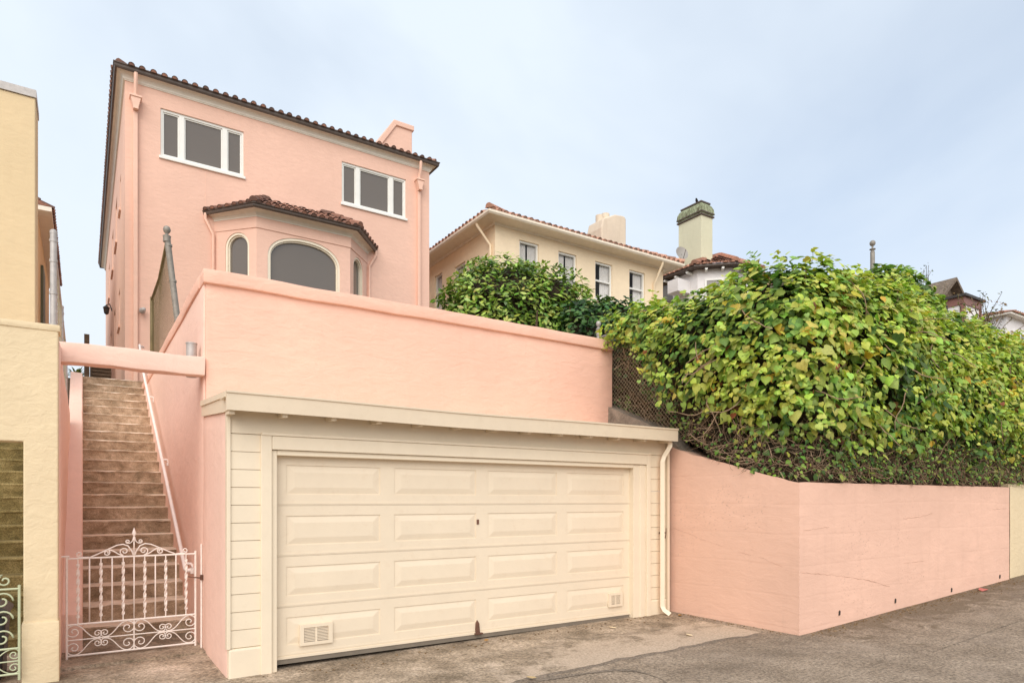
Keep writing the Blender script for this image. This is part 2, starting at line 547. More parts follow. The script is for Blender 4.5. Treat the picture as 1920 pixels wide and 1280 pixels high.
def tiles(mb, p0, p1, up, L, pitch=0.22, course=0.36, rad=0.085, inside=None, maxrows=99):
    """rows of round clay tiles on a roof plane: eave p0-p1, up = direction up the slope"""
    p0, p1, up = Vector(p0), Vector(p1), Vector(up).normalized()
    al = p1 - p0
    W = al.length
    al.normalize()
    nn = al.cross(up)
    if nn.z < 0:
        nn = -nn
    n = max(1, int(W / pitch))
    rows = min(maxrows, max(1, int(L / course)))
    for i in range(n):
        for k in range(rows):
            u = (i + 0.5) * W / n + random.uniform(-.012, .012)
            v = k * course
            if inside and not inside(u, v + course * 0.5, W):
                continue
            tl = course + 0.07
            h0 = random.uniform(-.006, .010)
            for r0, r1, off, nseg in ((rad, rad * 0.82, h0, 6),):
                a, b = [], []
                for q in range(nseg + 1):
                    t = PI * q / nseg
                    a.append(p0 + al * (u + r0 * math.cos(t)) + up * (v - 0.05) + nn * (off + r0 * math.sin(t)))
                    b.append(p0 + al * (u + r1 * math.cos(t)) + up * (v - 0.05 + tl) + nn * (off - 0.02 + r1 * math.sin(t)))
                va, vb = mb.vs(a), mb.vs(b)
                for q in range(nseg):
                    mb.bm.faces.new([va[q], va[q + 1], vb[q + 1], vb[q]])
                if k == 0:
                    ctr = p0 + al * u + up * (v - 0.02) + nn * (off + r0 * .3)
                    mb.bm.faces.new(mb.vs([ctr + (x - ctr) * .8 for x in a]))
    return mb


def ridge_tiles(mb, a, b, rad=0.11, step=0.36):
    a, b = Vector(a), Vector(b)
    L = (b - a).length
    k = max(1, int(L / step))
    t = (b - a).normalized()
    s_ = t.cross(Vector((0, 0, 1))).normalized()
    up = s_.cross(t)
    for i in range(k):
        p, q = a + t * (L * i / k - 0.03), a + t * (L * (i + 1) / k + 0.04)
        A, B = [], []
        for j in range(8):
            an = -0.2 + (PI + 0.4) * j / 7
            A.append(p + s_ * rad * math.cos(an) + up * (rad * math.sin(an) + 0.015))
            B.append(q + s_ * rad * .85 * math.cos(an) + up * (rad * .85 * math.sin(an) - 0.005))
        va, vb = mb.vs(A), mb.vs(B)
        for j in range(7):
            mb.bm.faces.new([va[j], va[j + 1], vb[j + 1], vb[j]])
        mb.bm.faces.new(va)
    return mb


def spiral(c, r0, a0, turns, r1=0.012, n=16, flip=1):
    """scroll in the (x, z) plane starting on radius r0 at angle a0 and winding inward"""
    pts = []
    for i in range(n + 1):
        t = i / n
        r = r0 + (r1 - r0) * t
        a = a0 + flip * turns * 2 * PI * t
        pts.append((c[0] + r * math.cos(a), c[1] + r * math.sin(a)))
    return pts


def bez(p0, p1, p2, p3, n=10):
    return [tuple((1 - t) ** 3 * a + 3 * (1 - t) ** 2 * t * b + 3 * (1 - t) * t * t * c + t ** 3 * d for a, b, c, d in zip(p0, p1, p2, p3)) for t in [i / n for i in range(n + 1)]]


# leaf masses ------------------------------------------------------
_l = [(-.20, -.13, -.01), (-.45, -.04, -.06), (-.53, .22, -.10), (-.40, .5, -.09), (-.17, .78, -.10)]
IVY = (np.array([[0, 0, 0], [0, .32, .05], [0, .66, .02], [0, 1, -.16]] + [list(p) for p in _l] + [[-p[0], p[1], p[2]] for p in _l]),
       [(0, 4, 5, 1), (1, 5, 6), (1, 6, 7, 2), (2, 7, 8), (2, 8, 3), (0, 1, 10, 9), (1, 11, 10), (1, 2, 12, 11), (2, 13, 12), (2, 3, 13)])
OVAL = (np.array([[0, 0, 0], [0, .5, .03], [0, 1, -.10], [-.2, .25, -.02], [-.22, .6, -.04], [.2, .25, -.02], [.22, .6, -.04]]),
        [(0, 3, 1), (3, 4, 1), (1, 4, 2), (0, 1, 5), (1, 6, 5), (1, 2, 6)])


def unit(a):
    return a / np.maximum(np.linalg.norm(a, axis=1, keepdims=True), 1e-9)


def leaves(name, mat, parent, P, Nn, tip, size, color, tmpl):
    tv, tf = tmpl
    n = len(P)
    Nn = unit(Nn)
    tip = unit(tip - Nn * (tip * Nn).sum(1, keepdims=True))
    side = np.cross(tip, Nn)
    V = (P[:, None, :] + size[:, None, None] * (tv[None, :, 0:1] * side[:, None, :] + tv[None, :, 1:2] * tip[:, None, :] + tv[None, :, 2:3] * Nn[:, None, :]))
    k = len(tv)
    org = np.array(ORIG[parent.name])
    V = (V.reshape(-1, 3) - org)
    F = []
    base = np.arange(n) * k
    loops = []
    starts, tot = [], []
    fl = np.concatenate([np.array(f) for f in tf])
    loops = (base[:, None] + fl[None, :]).reshape(-1)
    lens = np.tile(np.array([len(f) for f in tf]), n)
    st = np.concatenate([[0], np.cumsum(lens)[:-1]])
    me = bpy.data.meshes.new(name)
    me.vertices.add(len(V))
    me.vertices.foreach_set('co', V.astype(np.float32).ravel())
    me.loops.add(len(loops))
    me.loops.foreach_set('vertex_index', loops.astype(np.int32))
    me.polygons.add(len(lens))
    me.polygons.foreach_set('loop_start', st.astype(np.int32))
    me.polygons.foreach_set('loop_total', lens.astype(np.int32))
    me.update(calc_edges=True)
    at = me.attributes.new('tint', 'FLOAT_COLOR', 'POINT')
    c4 = np.ones((len(V), 4), np.float32)
    c4[:, :3] = np.repeat(color, k, axis=0)
    at.data.foreach_set('color', c4.ravel())
    me.polygons.foreach_set('use_smooth', np.ones(len(lens), bool))
    me.materials.append(mat)
    o = bpy.data.objects.new(name, me)
    COL.objects.link(o)
    o.parent = parent
    ORIG[o.name] = Vector(org)
    return o


def nz(P, s, seed=0.0):
    return np.array([noise.noise(Vector((p[0] * s + seed, p[1] * s - seed, p[2] * s + 3.3 * seed))) for p in P])


def pick(cols, w, n):
    idx = rng.choice(len(cols), n, p=np.array(w) / sum(w))
    c = np.array(cols)[idx]
    return c * (1 + rng.uniform(-.18, .18, (n, 1)))


# ================================================================== SETTING
def on_g(x, y):
    r = _ray(x, y)
    d = 5.0
    for _ in range(6):
        d = (gz(r[0] * d) - EYE) / r[2]
    return r[0] * d, r[1] * d


mb = MB()
xs = [-400, -60, -20, -8, -4] + [-4 + 1.0 * i for i in range(1, 31)] + [40, 90, 400]
ys = [-400, -60, -20, -8, -2, 0, 2, 4, 6, 8, 10, 60, 400]
g = [[mb.bm.verts.new((x, y, gz(x))) for y in ys] for x in xs]
for i in range(len(xs) - 1):
    for j in range(len(ys) - 1):
        mb.bm.faces.new([g[i][j], g[i + 1][j], g[i + 1][j + 1], g[i][j + 1]])
struct(mb.build('road', M['asphalt']))

edge = [on_g(*p) for p in ((962, 1280), (1020, 1264), (1082, 1251), (1115, 1245), (1157, 1235), (1220, 1224), (1257, 1217), (1302, 1208), (1356, 1196), (1402, 1190), (1440, 1183))]
edge = [(-4.0, 3.2), (-1.0, 3.9)] + edge
rag = []
for (a, b) in zip(edge, edge[1:]):
    L = math.hypot(b[0] - a[0], b[1] - a[1])
    k = max(2, int(L / 0.05))
    for i in range(k):
        t = i / k
        x, y = a[0] + (b[0] - a[0]) * t, a[1] + (b[1] - a[1]) * t
        rag.append((x, y + 0.05 * noise.noise(Vector((x * 3, y * 3, 1))) + 0.022 * noise.noise(Vector((x * 14, y * 14, 5)))))
mb = MB()
prev = None
wear = []
T_ = (0, .04, .09, .15, .22, .3, .4, .55, .75, 1)
for x, y in rag:
    y2 = 9.9 if x < 1.3 else 7.4
    col = [mb.bm.verts.new((x, y + (y2 - y) * t, gz(x) + 0.004)) for t in T_]
    for v in col:
        along = max(0, min(1, (x - 3.0) / 1.6)) * max(0, min(1, (8.2 - x) / .8))
        wear.append(along * max(0, 1 - (v.co.y - y) / (.35 + .75 * along)))
    if prev:
        for j in range(len(T_) - 1):
            mb.bm.faces.new([prev[j], col[j], col[j + 1], prev[j + 1]])
    prev = col
ap = struct(mb.build('driveway', M['apron'], recalc=True))
at = ap.data.attributes.new('wear', 'FLOAT', 'POINT')
at.data.foreach_set('value', wear)

# band of darker asphalt along the broken edge of the concrete
mb = MB()
prev = None
for i, (x, y) in enumerate(rag):
    w = .07 + .05 * noise.noise(Vector((x * 1.7, 4, 4))) + .035 * noise.noise(Vector((x * 11, 4, 4)))
    a, b = mb.vs([(x, y + .02, gz(x) + 0.002), (x + .03, y - max(.015, w), gz(x) + 0.002)])
    if prev:
        mb.bm.faces.new([prev[0], a, b, prev[1]])
    prev = (a, b)
struct(mb.build('asphalt_edge', M['tar']))

mb = MB()
path = [on_g(*p) for p in ((985, 1279), (1040, 1270), (1100, 1262), (1150, 1256), (1185, 1257), (1215, 1264), (1240, 1274), (1262, 1290))]
prev = None
for i, (x, y) in enumerate(path):
    w = 0.035 + 0.02 * math.sin(i * 2.1)
    a, b = mb.vs([(x, y - w, gz(x) + 0.005), (x + .02, y + w, gz(x) + 0.005)])
    if prev:
        mb.bm.faces.new([prev[0], a, b, prev[1]])
    prev = (a, b)
struct(mb.build('tar_seam', M['tar']))

# strip of old asphalt and dirt at the foot of the retaining wall
mb = MB()
prev = None
wear = []
for i in range(110):
    x = 7.30 + i * 0.08
    row = [mb.bm.verts.new((x, 4.86 - t, gz(x) + 0.005)) for t in (0, .1, .25, .45, .7, 1.0, 1.4)]
    k = .75 + .5 * noise.noise(Vector((x * .6, 2, 3)))
    wear += [max(0, k * (1 - t / 1.1)) if i < 108 else 0 for t in (0, .1, .25, .45, .7, 1.0, 1.4)]
    if prev:
        for q in range(6):
            mb.bm.faces.new([prev[q], row[q], row[q + 1], prev[q + 1]])
    prev = row
gs = struct(mb.build('gutter_strip', M['dirt_edge']))
at = gs.data.attributes.new('wear', 'FLOAT', 'POINT')
at.data.foreach_set('value', wear)


# the raised ground behind the walls
def hill_z(x, y):
    if x > 7.55:
        return min(4.0, 1.7 + max(0, y - 5.1) * 0.6) + max(0, y - 12) * 0.03
    return 3.95 + max(0, y - 12) * 0.03


mb = MB()
hx = [7.6, 8.5, 9.5, 11, 13, 16, 20, 26, 34, 50, 90]
hy = [5.06, 5.6, 6.4, 7.4, 8.6, 10, 12, 16, 22, 40, 90]
g = [[mb.bm.verts.new((x, y, hill_z(x, y) + 0.07 * noise.noise(Vector((x, y, 0))))) for y in hy] for x in hx]
for i in range(len(hx) - 1):
    for j in range(len(hy) - 1):
        mb.bm.faces.new([g[i][j], g[i + 1][j], g[i + 1][j + 1], g[i][j + 1]])
hx = [1.42, 3, 5, 7.35]
hy = [8.62, 10, 14, 22, 40, 90]
g = [[mb.bm.verts.new((x, y, hill_z(x, y))) for y in hy] for x in hx]
for i in range(len(hx) - 1):
    for j in range(len(hy) - 1):
        mb.bm.faces.new([g[i][j], g[i + 1][j], g[i + 1][j + 1], g[i][j + 1]])
struct(mb.build('hillside', M['soil'], smooth=True))
mb = MB()
mb.box(-60, -0.42, 18.2, 90, -1, 4.1)
mb.box(-0.40, 1.40, 17.6, 60, -1, 4.33)
struct(mb.build('upper_path', M['rough_concrete']))

# ================================================================== PINK HOUSE
H = 18.3
HX0, HX1, HZ = 0.85, 8.95, 11.74
house = thing('pink_house', 'three storey pink stucco house with brown tile roof and arched bay above garage', 'house', (4.9, H, 4.0))
f_front = lambda u, v, w: (u, H + w, v)
W1 = (1.61, 3.55, 10.10, 11.30)
W2 = (6.19, 8.17, 10.08, 11.28)
mb = MB()
mb.holed(rect(HX0, HX1, 3.9, HZ + .12), [rect(*W1), rect(*W2)], f_front, 0.16)
# side wall with small openings is built from x = HX0
side_w = [(20.3, 20.8, 9.4, 10.3), (22.6, 23.6, 9.3, 10.6), (25.4, 26.4, 9.3, 10.6), (29, 30, 9.3, 10.6), (20.8, 21.5, 6.4, 7.4), (23.8, 24.8, 6.2, 7.6), (27, 28, 6.2, 7.6), (31, 32, 6.2, 7.6)]
f_side = lambda u, v, w: (HX0 + w, u, v)
mb.holed(rect(H, 34.0, 3.9, HZ + .1), [rect(*w) for w in side_w], f_side, 0.14)
mb.poly([(HX1, H, 3.9), (HX1, 34.0, 3.9), (HX1, 34.0, HZ + .1), (HX1, H, HZ + .1)])
mb.poly([(HX0, 34.0, 3.9), (HX1, 34.0, 3.9), (HX1, 34.0, HZ + .1), (HX0, 34.0, HZ + .1)])
mb.build('wall', M['pink_house'], house)
# projecting plaster sills, window canopies and buttress strips on the narrow side
for (a, b, z0, z1) in side_w:
    w_ = MB()
    w_.box(HX0 - 0.05, HX0 + 0.05, a - 0.08, b + 0.08, z0 - 0.10, z0 - 0.03)
    w_.build('window_sill', M['pink_trim'], house)
    w_ = MB().ring(rect(a, b, z0, z1), rect(a + .07, b - .07, z0 + .07, z1 - .07), f_side, 0.05, 0.13)
    fr = w_.build('window', M['white_paint'], house)
    q = MB()
    q.poly([(HX0 + .12, a + .05, z0 + .05), (HX0 + .12, b - .05, z0 + .05), (HX0 + .12, b - .05, z1 - .05), (HX0 + .12, a + .05, z1 - .05)])
    q.build('pane', M['glass'], fr)


def triple_window(w, root):
    x0, x1, z0, z1 = w
    W = x1 - x0
    cuts = [(x0 + .05, x0 + W * .215), (x0 + W * .275, x0 + W * .735), (x0 + W * .795, x1 - .05)]
    b = MB()
    b.holed(rect(x0, x1, z0, z1), [rect(a, c, z0 + .07, z1 - .06) for a, c in cuts], lambda u, v, d: (u, H + .035 + d, v), 0.06)
    fr = b.build('window', M['white_paint'], root, bevel=0.004)
    b = MB()
    for a, c in cuts:       # inner sash of each light
        o = rect(a + .002, c - .002, z0 + .072, z1 - .062)
        i_ = rect(a + .03, c - .03, z0 + .1, z1 - .09)
        b.ring(o, i_, lambda u, v, d: (u, H + d, v), .06, .11)
    b.build('sash', M['white_paint'], fr)
    b = MB()
    for a, c in cuts:
        b.box(a + .02, c - .02, H + .085, H + .09, z0 + .09, z1 - .08)
    b.build('pane', M['glass'], fr)
    b = MB()
    b.box(x0 - .035, x1 + .035, H - .05, H + .03, z0 - .055, z0 + .012)
    b.build('window_sill', M['white_paint'], fr, bevel=0.005)


triple_window(W1, house)
triple_window(W2, house)

# soffit, moulding, gutter and roof
def band(loop, prof, closed=False):
    """sweep a profile of (out, z) offsets along a plan polyline given as (x, y, nx, ny) corners"""
    b = MB()
    rows = [[b.bm.verts.new((x + nx * o, y + ny * o, z)) for (o, z) in prof] for (x, y, nx, ny) in loop]
    n = len(rows)
    for i in range(n if closed else n - 1):
        p, q = rows[i], rows[(i + 1) % n]
        for j in range(len(prof) - 1):
            b.bm.faces.new([p[j], q[j], q[j + 1], p[j + 1]])
    if not closed:
        for rr in (rows[0], rows[-1]):
            if len(prof) > 3:
                b.bm.faces.new(rr)
    return b


HB = [(HX0, 34.0, -1, 1), (HX0, H, -1, -1), (HX1, H, 1, -1), (HX1, 34.0, 1, 1)]
cove = [(0.0, HZ - .03), (.02, HZ - .03), (.02, HZ - .005), (.035, HZ - .005), (.045, HZ + .035), (.075, HZ + .085), (.125, HZ + .125), (.20, HZ + .145), (.20, HZ + .19), (0.0, HZ + .19)]
band(HB, cove, True).build('cornice', M['soffit'], house)
gut = [(.16, HZ + .147), (.185, HZ + .115), (.215, HZ + .115), (.23, HZ + .15), (.23, HZ + .20), (.25, HZ + .215), (.25, HZ + .24), (.16, HZ + .24), (.16, HZ + .147)]
band(HB, gut, True).build('gutter', M['brown_gutter'], house)
roof = MB()
EZ = HZ + .225
ex0, ex1, ey0, ey1 = HX0 - .22, HX1 + .22, H - .23, 34.3
run = (ex1 - ex0) / 2
rise = run * math.tan(R(15))
roof.poly([(ex0, ey0, EZ), (ex1, ey0, EZ), (4.9, ey0 + run, EZ + rise)])
roof.poly([(ex0, ey0, EZ), (4.9, ey0 + run, EZ + rise), (4.9, ey1 - run, EZ + rise), (ex0, ey1, EZ)])
roof.poly([(ex1, ey0, EZ), (ex1, ey1, EZ), (4.9, ey1 - run, EZ + rise), (4.9, ey0 + run, EZ + rise)])
roof.poly([(ex0, ey1, EZ), (4.9, ey1 - run, EZ + rise), (ex1, ey1, EZ)])
up = Vector((0, math.cos(R(15)), math.sin(R(15))))
tiles(roof, (ex0, ey0, EZ), (ex1, ey0, EZ), up, 4.4, 0.225, 0.36, 0.075, lambda u, v, W: v * .97 < min(u, W - u) + .05, maxrows=12)
ups = Vector((math.cos(R(15)), 0, math.sin(R(15))))
tiles(roof, (ex0, ey1, EZ), (ex0, ey0, EZ), ups, 1.2, 0.225, 0.36, 0.082, lambda u, v, W: v < min(u, W - u), maxrows=3)
tiles(roof, (ex1, ey0, EZ), (ex1, ey1, EZ), Vector((-ups.x, 0, ups.z)), 1.2, 0.225, 0.36, 0.082, lambda u, v, W: v < min(u, W - u), maxrows=3)
ridge_tiles(roof, (ex0 + .1, ey0 + .1, EZ + .03), (4.9, ey0 + run, EZ + rise + .03), .095)
ridge_tiles(roof, (ex1 - .1, ey0 + .1, EZ + .03), (4.9, ey0 + run, EZ + rise + .03), .095)
roof.build('roof', M['tile_dark'], house, recalc=False)

# chimney with one sloping shoulder
ch = MB()
cz = HZ
prof = [(7.45, cz), (7.45, cz + .55), (8.13, cz + 1.60), (8.72, cz + 1.60), (8.72, cz)]
ch.prism([(x, H + .75, z) for x, z in prof], (0, 1.5, 0))
cp = [(7.38, cz + .60), (8.09, cz + 1.68), (8.77, cz + 1.68), (8.77, cz + 1.52), (8.17, cz + 1.52), (7.5, cz + .50)]
ch.prism([(x, H + .70, z) for x, z in cp], (0, 1.6, 0))
ch.build('chimney', M['pink_house'], house, bevel=0.02)


def downspout(x, root):
    b = MB()
    b.tube([(x, H - .20, HZ + .12), (x, H - .20, HZ - .12), (x, H - .09, HZ - .30), (x, H - .09, HZ - .42)], 0.045, 8)
    sp = b.build('downspout', M['pink_trim'], root, smooth=True, angle=40)
    b = MB()
    y0 = H - .2
    for (hw, za, zb) in ((.13, HZ - .45, HZ - .40), (.055, HZ - .74, HZ - .70)):
        b.box(x - hw, x + hw, y0 - .02, H + .005, za, zb)
    b.prism([(x - .11, y0, HZ - .45), (x + .11, y0, HZ - .45), (x + .05, y0, HZ - .70), (x - .05, y0, HZ - .70)], (0, .195, 0))
    b.build('hopper', M['pink_trim'], sp, bevel=0.006)
    b = MB()
    b.box(x - .048, x + .048, H - .10, H + .004, 3.9, HZ - .74)
    b.build('pipe', M['pink_trim'], sp, bevel=0.012)


downspout(1.07, house)
downspout(8.57, house)

# arched bay
BY = 17.4
bay_pts = [(2.85, H), (3.68, BY), (6.12, BY), (6.95, H)]
BZ = 8.80
bw = MB()
bays = []
for (a, b_), spec in zip(zip(bay_pts, bay_pts[1:]), ('side', 'mid', 'side2')):
    dx, dy = b_[0] - a[0], b_[1] - a[1]
    L = math.hypot(dx, dy)
    tx, ty = dx / L, dy / L
    nx, ny = ty, -tx
    ff = (lambda a, tx, ty, nx, ny: (lambda u, v, w: (a[0] + tx * u - nx * w, a[1] + ty * u - ny * w, v)))(a, tx, ty, nx, ny)
    if spec == 'mid':
        hole = arch(.27, L - .28, 6.4, 7.84, 8.45, 26, 2.25)
        inn = arch(.33, L - .34, 6.45, 7.84, 8.385, 26, 2.25)
        inn2 = arch(.36, L - .37, 6.5, 7.84, 8.35, 26, 2.25)
    else:
        hole = arch(.31, 1.01, 6.4, 8.08, 8.43, 16)
        inn = arch(.365, .955, 6.45, 8.08, 8.375, 16)
        inn2 = arch(.395, .925, 6.5, 8.08, 8.34, 16)
        if spec == 'side2':
            fl = lambda lp: [(L - u, v) for u, v in lp][::-1]
            hole, inn, inn2 = fl(hole), fl(inn), fl(inn2)
    bw.holed(rect(0, L, 4.2, BZ + .06), [hole], ff, .16)
    bays.append((ff, hole, inn, inn2, L))
bay = bw.build('bay', M['pink_house'], house)
for ff, hole, inn, inn2, L in bays:
    b = MB()
    b.ring(hole, inn, ff, .02, .12)
    b.ring(inn, inn2, ff, .06, .13)
    fr = b.build('window', M['cream_trim'], bay, smooth=True, angle=35)
    b = MB()
    b.poly([ff(u, v, .11) for u, v in inn])
    b.build('pane', M['glass'], bay)
k = math.tan(R(22.5))
BB = [(2.85, H, -1, 0), (3.68, BY, -k, -1), (6.12, BY, k, -1), (6.95, H, 1, 0)]
BB[0] = (2.85, H, -.8, 0)
BB[3] = (6.95, H, .85, 0)
mold = [(0.0, 8.47), (.03, 8.47), (.045, 8.49), (.045, 8.56), (.02, 8.58), (0, 8.6)]
band(BB, [(0, 8.5), (.022, 8.5), (.022, BZ + .02), (0, BZ + .02)]).build('frieze', M['pink_house'], bay)
cv = [(0.02, BZ - .03), (.035, BZ - .03), (.035, BZ), (.05, BZ + .01), (.09, BZ + .06), (.18, BZ + .10), (.28, BZ + .11), (.28, BZ + .15), (0.02, BZ + .15)]
band(BB, cv).build('cornice', M['soffit'], bay)
gv = [(.25, BZ + .10), (.30, BZ + .075), (.33, BZ + .075), (.35, BZ + .11), (.35, BZ + .15), (.375, BZ + .165), (.375, BZ + .19), (.25, BZ + .19), (.25, BZ + .10)]
band(BB, gv).build('gutter', M['brown_gutter'], bay)
rb = MB()
o = .34
ev = [Vector((x + nx * o, y + ny * o, BZ + .19)) for x, y, nx, ny in BB]
hipz = BZ + .19 + (H - ev[1].y) * math.tan(R(28))
t1, t2 = Vector((4.15, H, hipz)), Vector((5.65, H, hipz))
top = [ev[0], t1, t2, ev[3]]
for poly_ in ((ev[0], ev[1], t1), (ev[1], ev[2], t2, t1), (ev[2], ev[3], t2)):
    rb.poly(list(poly_))
    a, b_ = poly_[0], poly_[1]
    al = (b_ - a).normalized()
    up_ = poly_[2] - a
    upv = (up_ - al * up_.dot(al)).normalized()
    if len(poly_) == 4:
        u1, v1, u2 = (t1 - a).dot(al), (t1 - a).dot(upv), (t2 - a).dot(al)
    else:
        u1, v1 = (poly_[2] - a).dot(al), (poly_[2] - a).dot(upv)
        u2 = u1
    tiles(rb, a, b_, upv, 1.5, .215, .33, .078, lambda u, v, W, u1=u1, u2=u2, v1=v1: v - .10 < v1 * u / max(u1, .01) and v - .10 < v1 * (W - u) / max(W - u2, .01), maxrows=4)
for i in (1, 2):
    ridge_tiles(rb, ev[i] + Vector((0, 0, .03)), top[i] + Vector((0, 0, .03)), .10, .33)
rb.build('roof', M['tile_dark'], bay, recalc=False)
for sx, x0, x1 in ((-1, 2.62, 2.80), (1, 7.2, 7.0)):
    b = MB()
    b.tube([(x0, H - .04, BZ + .12), (x0, H - .05, BZ - .02), (x1, H - .05, BZ - .38), (x1, H - .05, 4.2)], 0.038, 8)
    b.build('downspout', M['pink_trim'], bay, smooth=True, angle=40)
# hairline joint strip on the facade under the left window
b = MB()
b.box(2.62, 2.634, H - .004, H + .01, 8.9, 10.0)
b.build('joint_line', M['pink_trim'], house)

lamp = thing('security_lamp', 'small round silver security lamp on the pink house wall beside the downspout', 'lamp', (1.22, H - .02, 6.25))
b = MB()
b.lathe((0, 0, 0), [(.015, -.09), (.06, -.07), (.075, -.02), (.05, .04), (.03, .08)], 14)
hd = b.build('lamp_head', M['galv_pale'], lamp, smooth=True, loc=None)
hd.rotation_euler = (R(70), 0, R(25))
hd.location = (0, -.13, -.05)
for v in hd.data.vertices:
    v.co += Vector(lamp.location)
b = MB()
b.tube([(1.22, H, 6.25), (1.22, H - .10, 6.22)], .018, 6)
b.lathe((1.22, H - .01, 6.22), [(.05, 0), (.05, .06)], 10)
b.build('bracket', M['galv'], lamp)

lan = thing('wall_lantern', 'small black lantern on a bracket at the far end of the pink house side wall', 'lantern', (HX0, 26.4, 8.0))
b = MB()
b.lathe((HX0 - .17, 26.4, 7.96), [(.03, 0), (.07, .04), (.09, .20), (.11, .23), (.02, .32)], 8)
b.build('lantern_head', M['dark_metal'], lan)
b = MB()
b.tube([(HX0, 26.4, 8.1), (HX0 - .08, 26.4, 8.34), (HX0 - .17, 26.4, 8.28)], .02, 6)
b.build('bracket', M['dark_metal'], lan)

# ================================================================== GARAGE
G = 6.9
GX0, GX1 = 1.18, 7.26
gar = thing('garage', 'cream double garage with panelled door and horizontal siding between the pink walls', 'garage', (4.2, G, -0.08))
DX0, DX1, DZ0, DZ1 = 1.64, 6.62, -0.03, 2.085
# siding: bevelled boards left, right; wide header boards
sd = MB()
def board(b, x0, x1, z0, z1, y=G):
    b.prism([(x0, y - .008, z0), (x0, y - .013, z0 + .004), (x0, y - .012, z1), (x0, y + .06, z1), (x0, y + .06, z0)], (x1 - x0, 0, 0))
zz = 0.155
zb = [0.155 + i * (2.27 - .155) / 12 for i in range(13)]
for z0, z1 in zip(zb, zb[1:]):
    board(sd, GX0 + .035, 1.50, z0, z1 - .003)
    board(sd, 6.92, GX1 - .01, z0, z1 - .003)
board(sd, GX0 + .035, GX1 - .01, 2.272, 2.52)
sd.build('siding', M['cream_paint'], gar)
b = MB()
b.rough(GX0 + .01, 1.53, G - .028, G + .08, -.3, .15, .3, .003)
b.build('plinth', M['cream_paint'], gar)
b = MB()
b.rough(6.918, GX1 + .0, G - .028, G + .08, -.3, .15, .3, .003)
b.build('plinth', M['cream_paint'], gar)
b = MB()
b.box(GX0 - .004, GX0 + .033, G - .030, G + .05, .15, 2.5)
b.build('corner_board', M['cream_paint'], gar, bevel=.004)
# door surround
fr = MB()
fr.box(1.495, 1.60, G - .045, G + .10, -.3, 2.268)
fr.box(1.60, 1.655, G - .02, G + .14, -.3, 2.12)
fr.box(6.84, 6.915, G - .045, G + .10, -.3, 2.268)
fr.box(6.60, 6.84, G - .018, G + .14, -.3, 2.12)
fr.box(6.72, 6.80, G - .028, G + .0, -.3, 2.118)
fr.box(1.602, 6.838, G - .048, G + .10, 2.125, 2.262)
fr.box(1.657, 6.598, G - .02, G + .14, 2.07, 2.123)
fr.box(1.50, 6.92, G - .058, G - .01, 2.264, 2.292)
fr.build('door_frame', M['cream_paint'], gar, bevel=.006)
# sectional door
YD = G + .075
door = None
secs = [DZ0 + i * (DZ1 - DZ0) / 4 for i in range(5)]
for i in range(4):
    b = MB()
    z0, z1 = secs[i] + .0015, secs[i + 1] - .0015
    if i == 0:
        z0 += .02
    pw = (DX1 - DX0) / 4
    outer = rect(DX0, DX1, z0, z1)
    holes = []
    for j in range(4):
        a = DX0 + pw * j + (.13 if j == 0 else .085)
        c = DX0 + pw * (j + 1) - (.13 if j == 3 else .085)
        holes.append(rect(a, c, z0 + .115, z1 - .105))
    fd = lambda u, v, w: (u, YD + w, v)
    b.holed(outer, holes, fd, .008)
    for h in holes:
        (a, lo), (c, _), (_, hi), _ = h
        l1, l2, l3 = rect(a, c, lo, hi), rect(a + .012, c - .012, lo + .012, hi - .012), rect(a + .085, c - .085, lo + .075, hi - .075)
        A, B, Cc = (b.vs([fd(u, v, .008) for u, v in l1]), b.vs([fd(u, v, .008) for u, v in l2]), b.vs([fd(u, v, -.003) for u, v in l3]))
        for q in range(4):
            r_ = (q + 1) % 4
            b.bm.faces.new([A[q], A[r_], B[r_], B[q]])
            b.bm.faces.new([B[q], B[r_], Cc[r_], Cc[q]])
        b.bm.faces.new(Cc)
    b.poly([fd(DX0, z0, 0), fd(DX1, z0, 0), fd(DX1, z0, .04), fd(DX0, z0, .04)])
    b.poly([fd(DX0, z1, 0), fd(DX1, z1, 0), fd(DX1, z1, .04), fd(DX0, z1, .04)])
    b.box(DX0, DX1, YD + .012, YD + .04, z0 + .05, z1 + .01)
    b.box(DX0, DX1, YD - .004, YD - .0005, z0 + .012, z0 + .03)
    o = b.build('door_panel', M['door_paint'], gar)
    if i == 0:
        base = o
    if i == 2:
        mid_o = o
b = MB()
b.box(DX0, DX1, YD - .012, YD + .03, DZ0 - .004, DZ0 + .022)
b.build('weather_strip', M['door_paint'], base)
b = MB()
b.box(DX0 + .005, DX1 - .005, YD - .004, YD + .035, -.085, DZ0 - .006)
b.build('bottom_seal', M['grey_seal'], base)
for (x0, x1, z0, z1) in ((1.90, 2.25, .085, .305), (6.19, 6.45, .105, .30)):
    b = MB()
    b.ring(rect(x0, x1, z0, z1), rect(x0 + .045, x1 - .045, z0 + .035, z1 - .035), lambda u, v, w: (u, YD - .03 + w, v), 0, .03)
    b.box((x0 + x1) / 2 - .010, (x0 + x1) / 2 + .010, YD - .024, YD - .012, z0 + .03, z1 - .03)
    nz_ = 9
    for q in range(nz_):
        z = z0 + .038 + (z1 - z0 - .076) * (q + .25) / nz_
        b.prism([(x0 + .04, YD - .025, z), (x0 + .04, YD - .013, z + .008), (x0 + .04, YD - .013, z + .0105), (x0 + .04, YD - .025, z + .004)], (x1 - x0 - .08, 0, 0))
    v = b.build('vent', M['door_paint'], base)
    b = MB()
    b.box(x0 + .04, x1 - .04, YD - .011, YD - .0085, z0 + .03, z1 - .03)
    b.build('vent_screen', M['rust'], base)
b = MB()
b.box(4.055, 4.085, YD - .012, YD + .01, 1.315, 1.375)
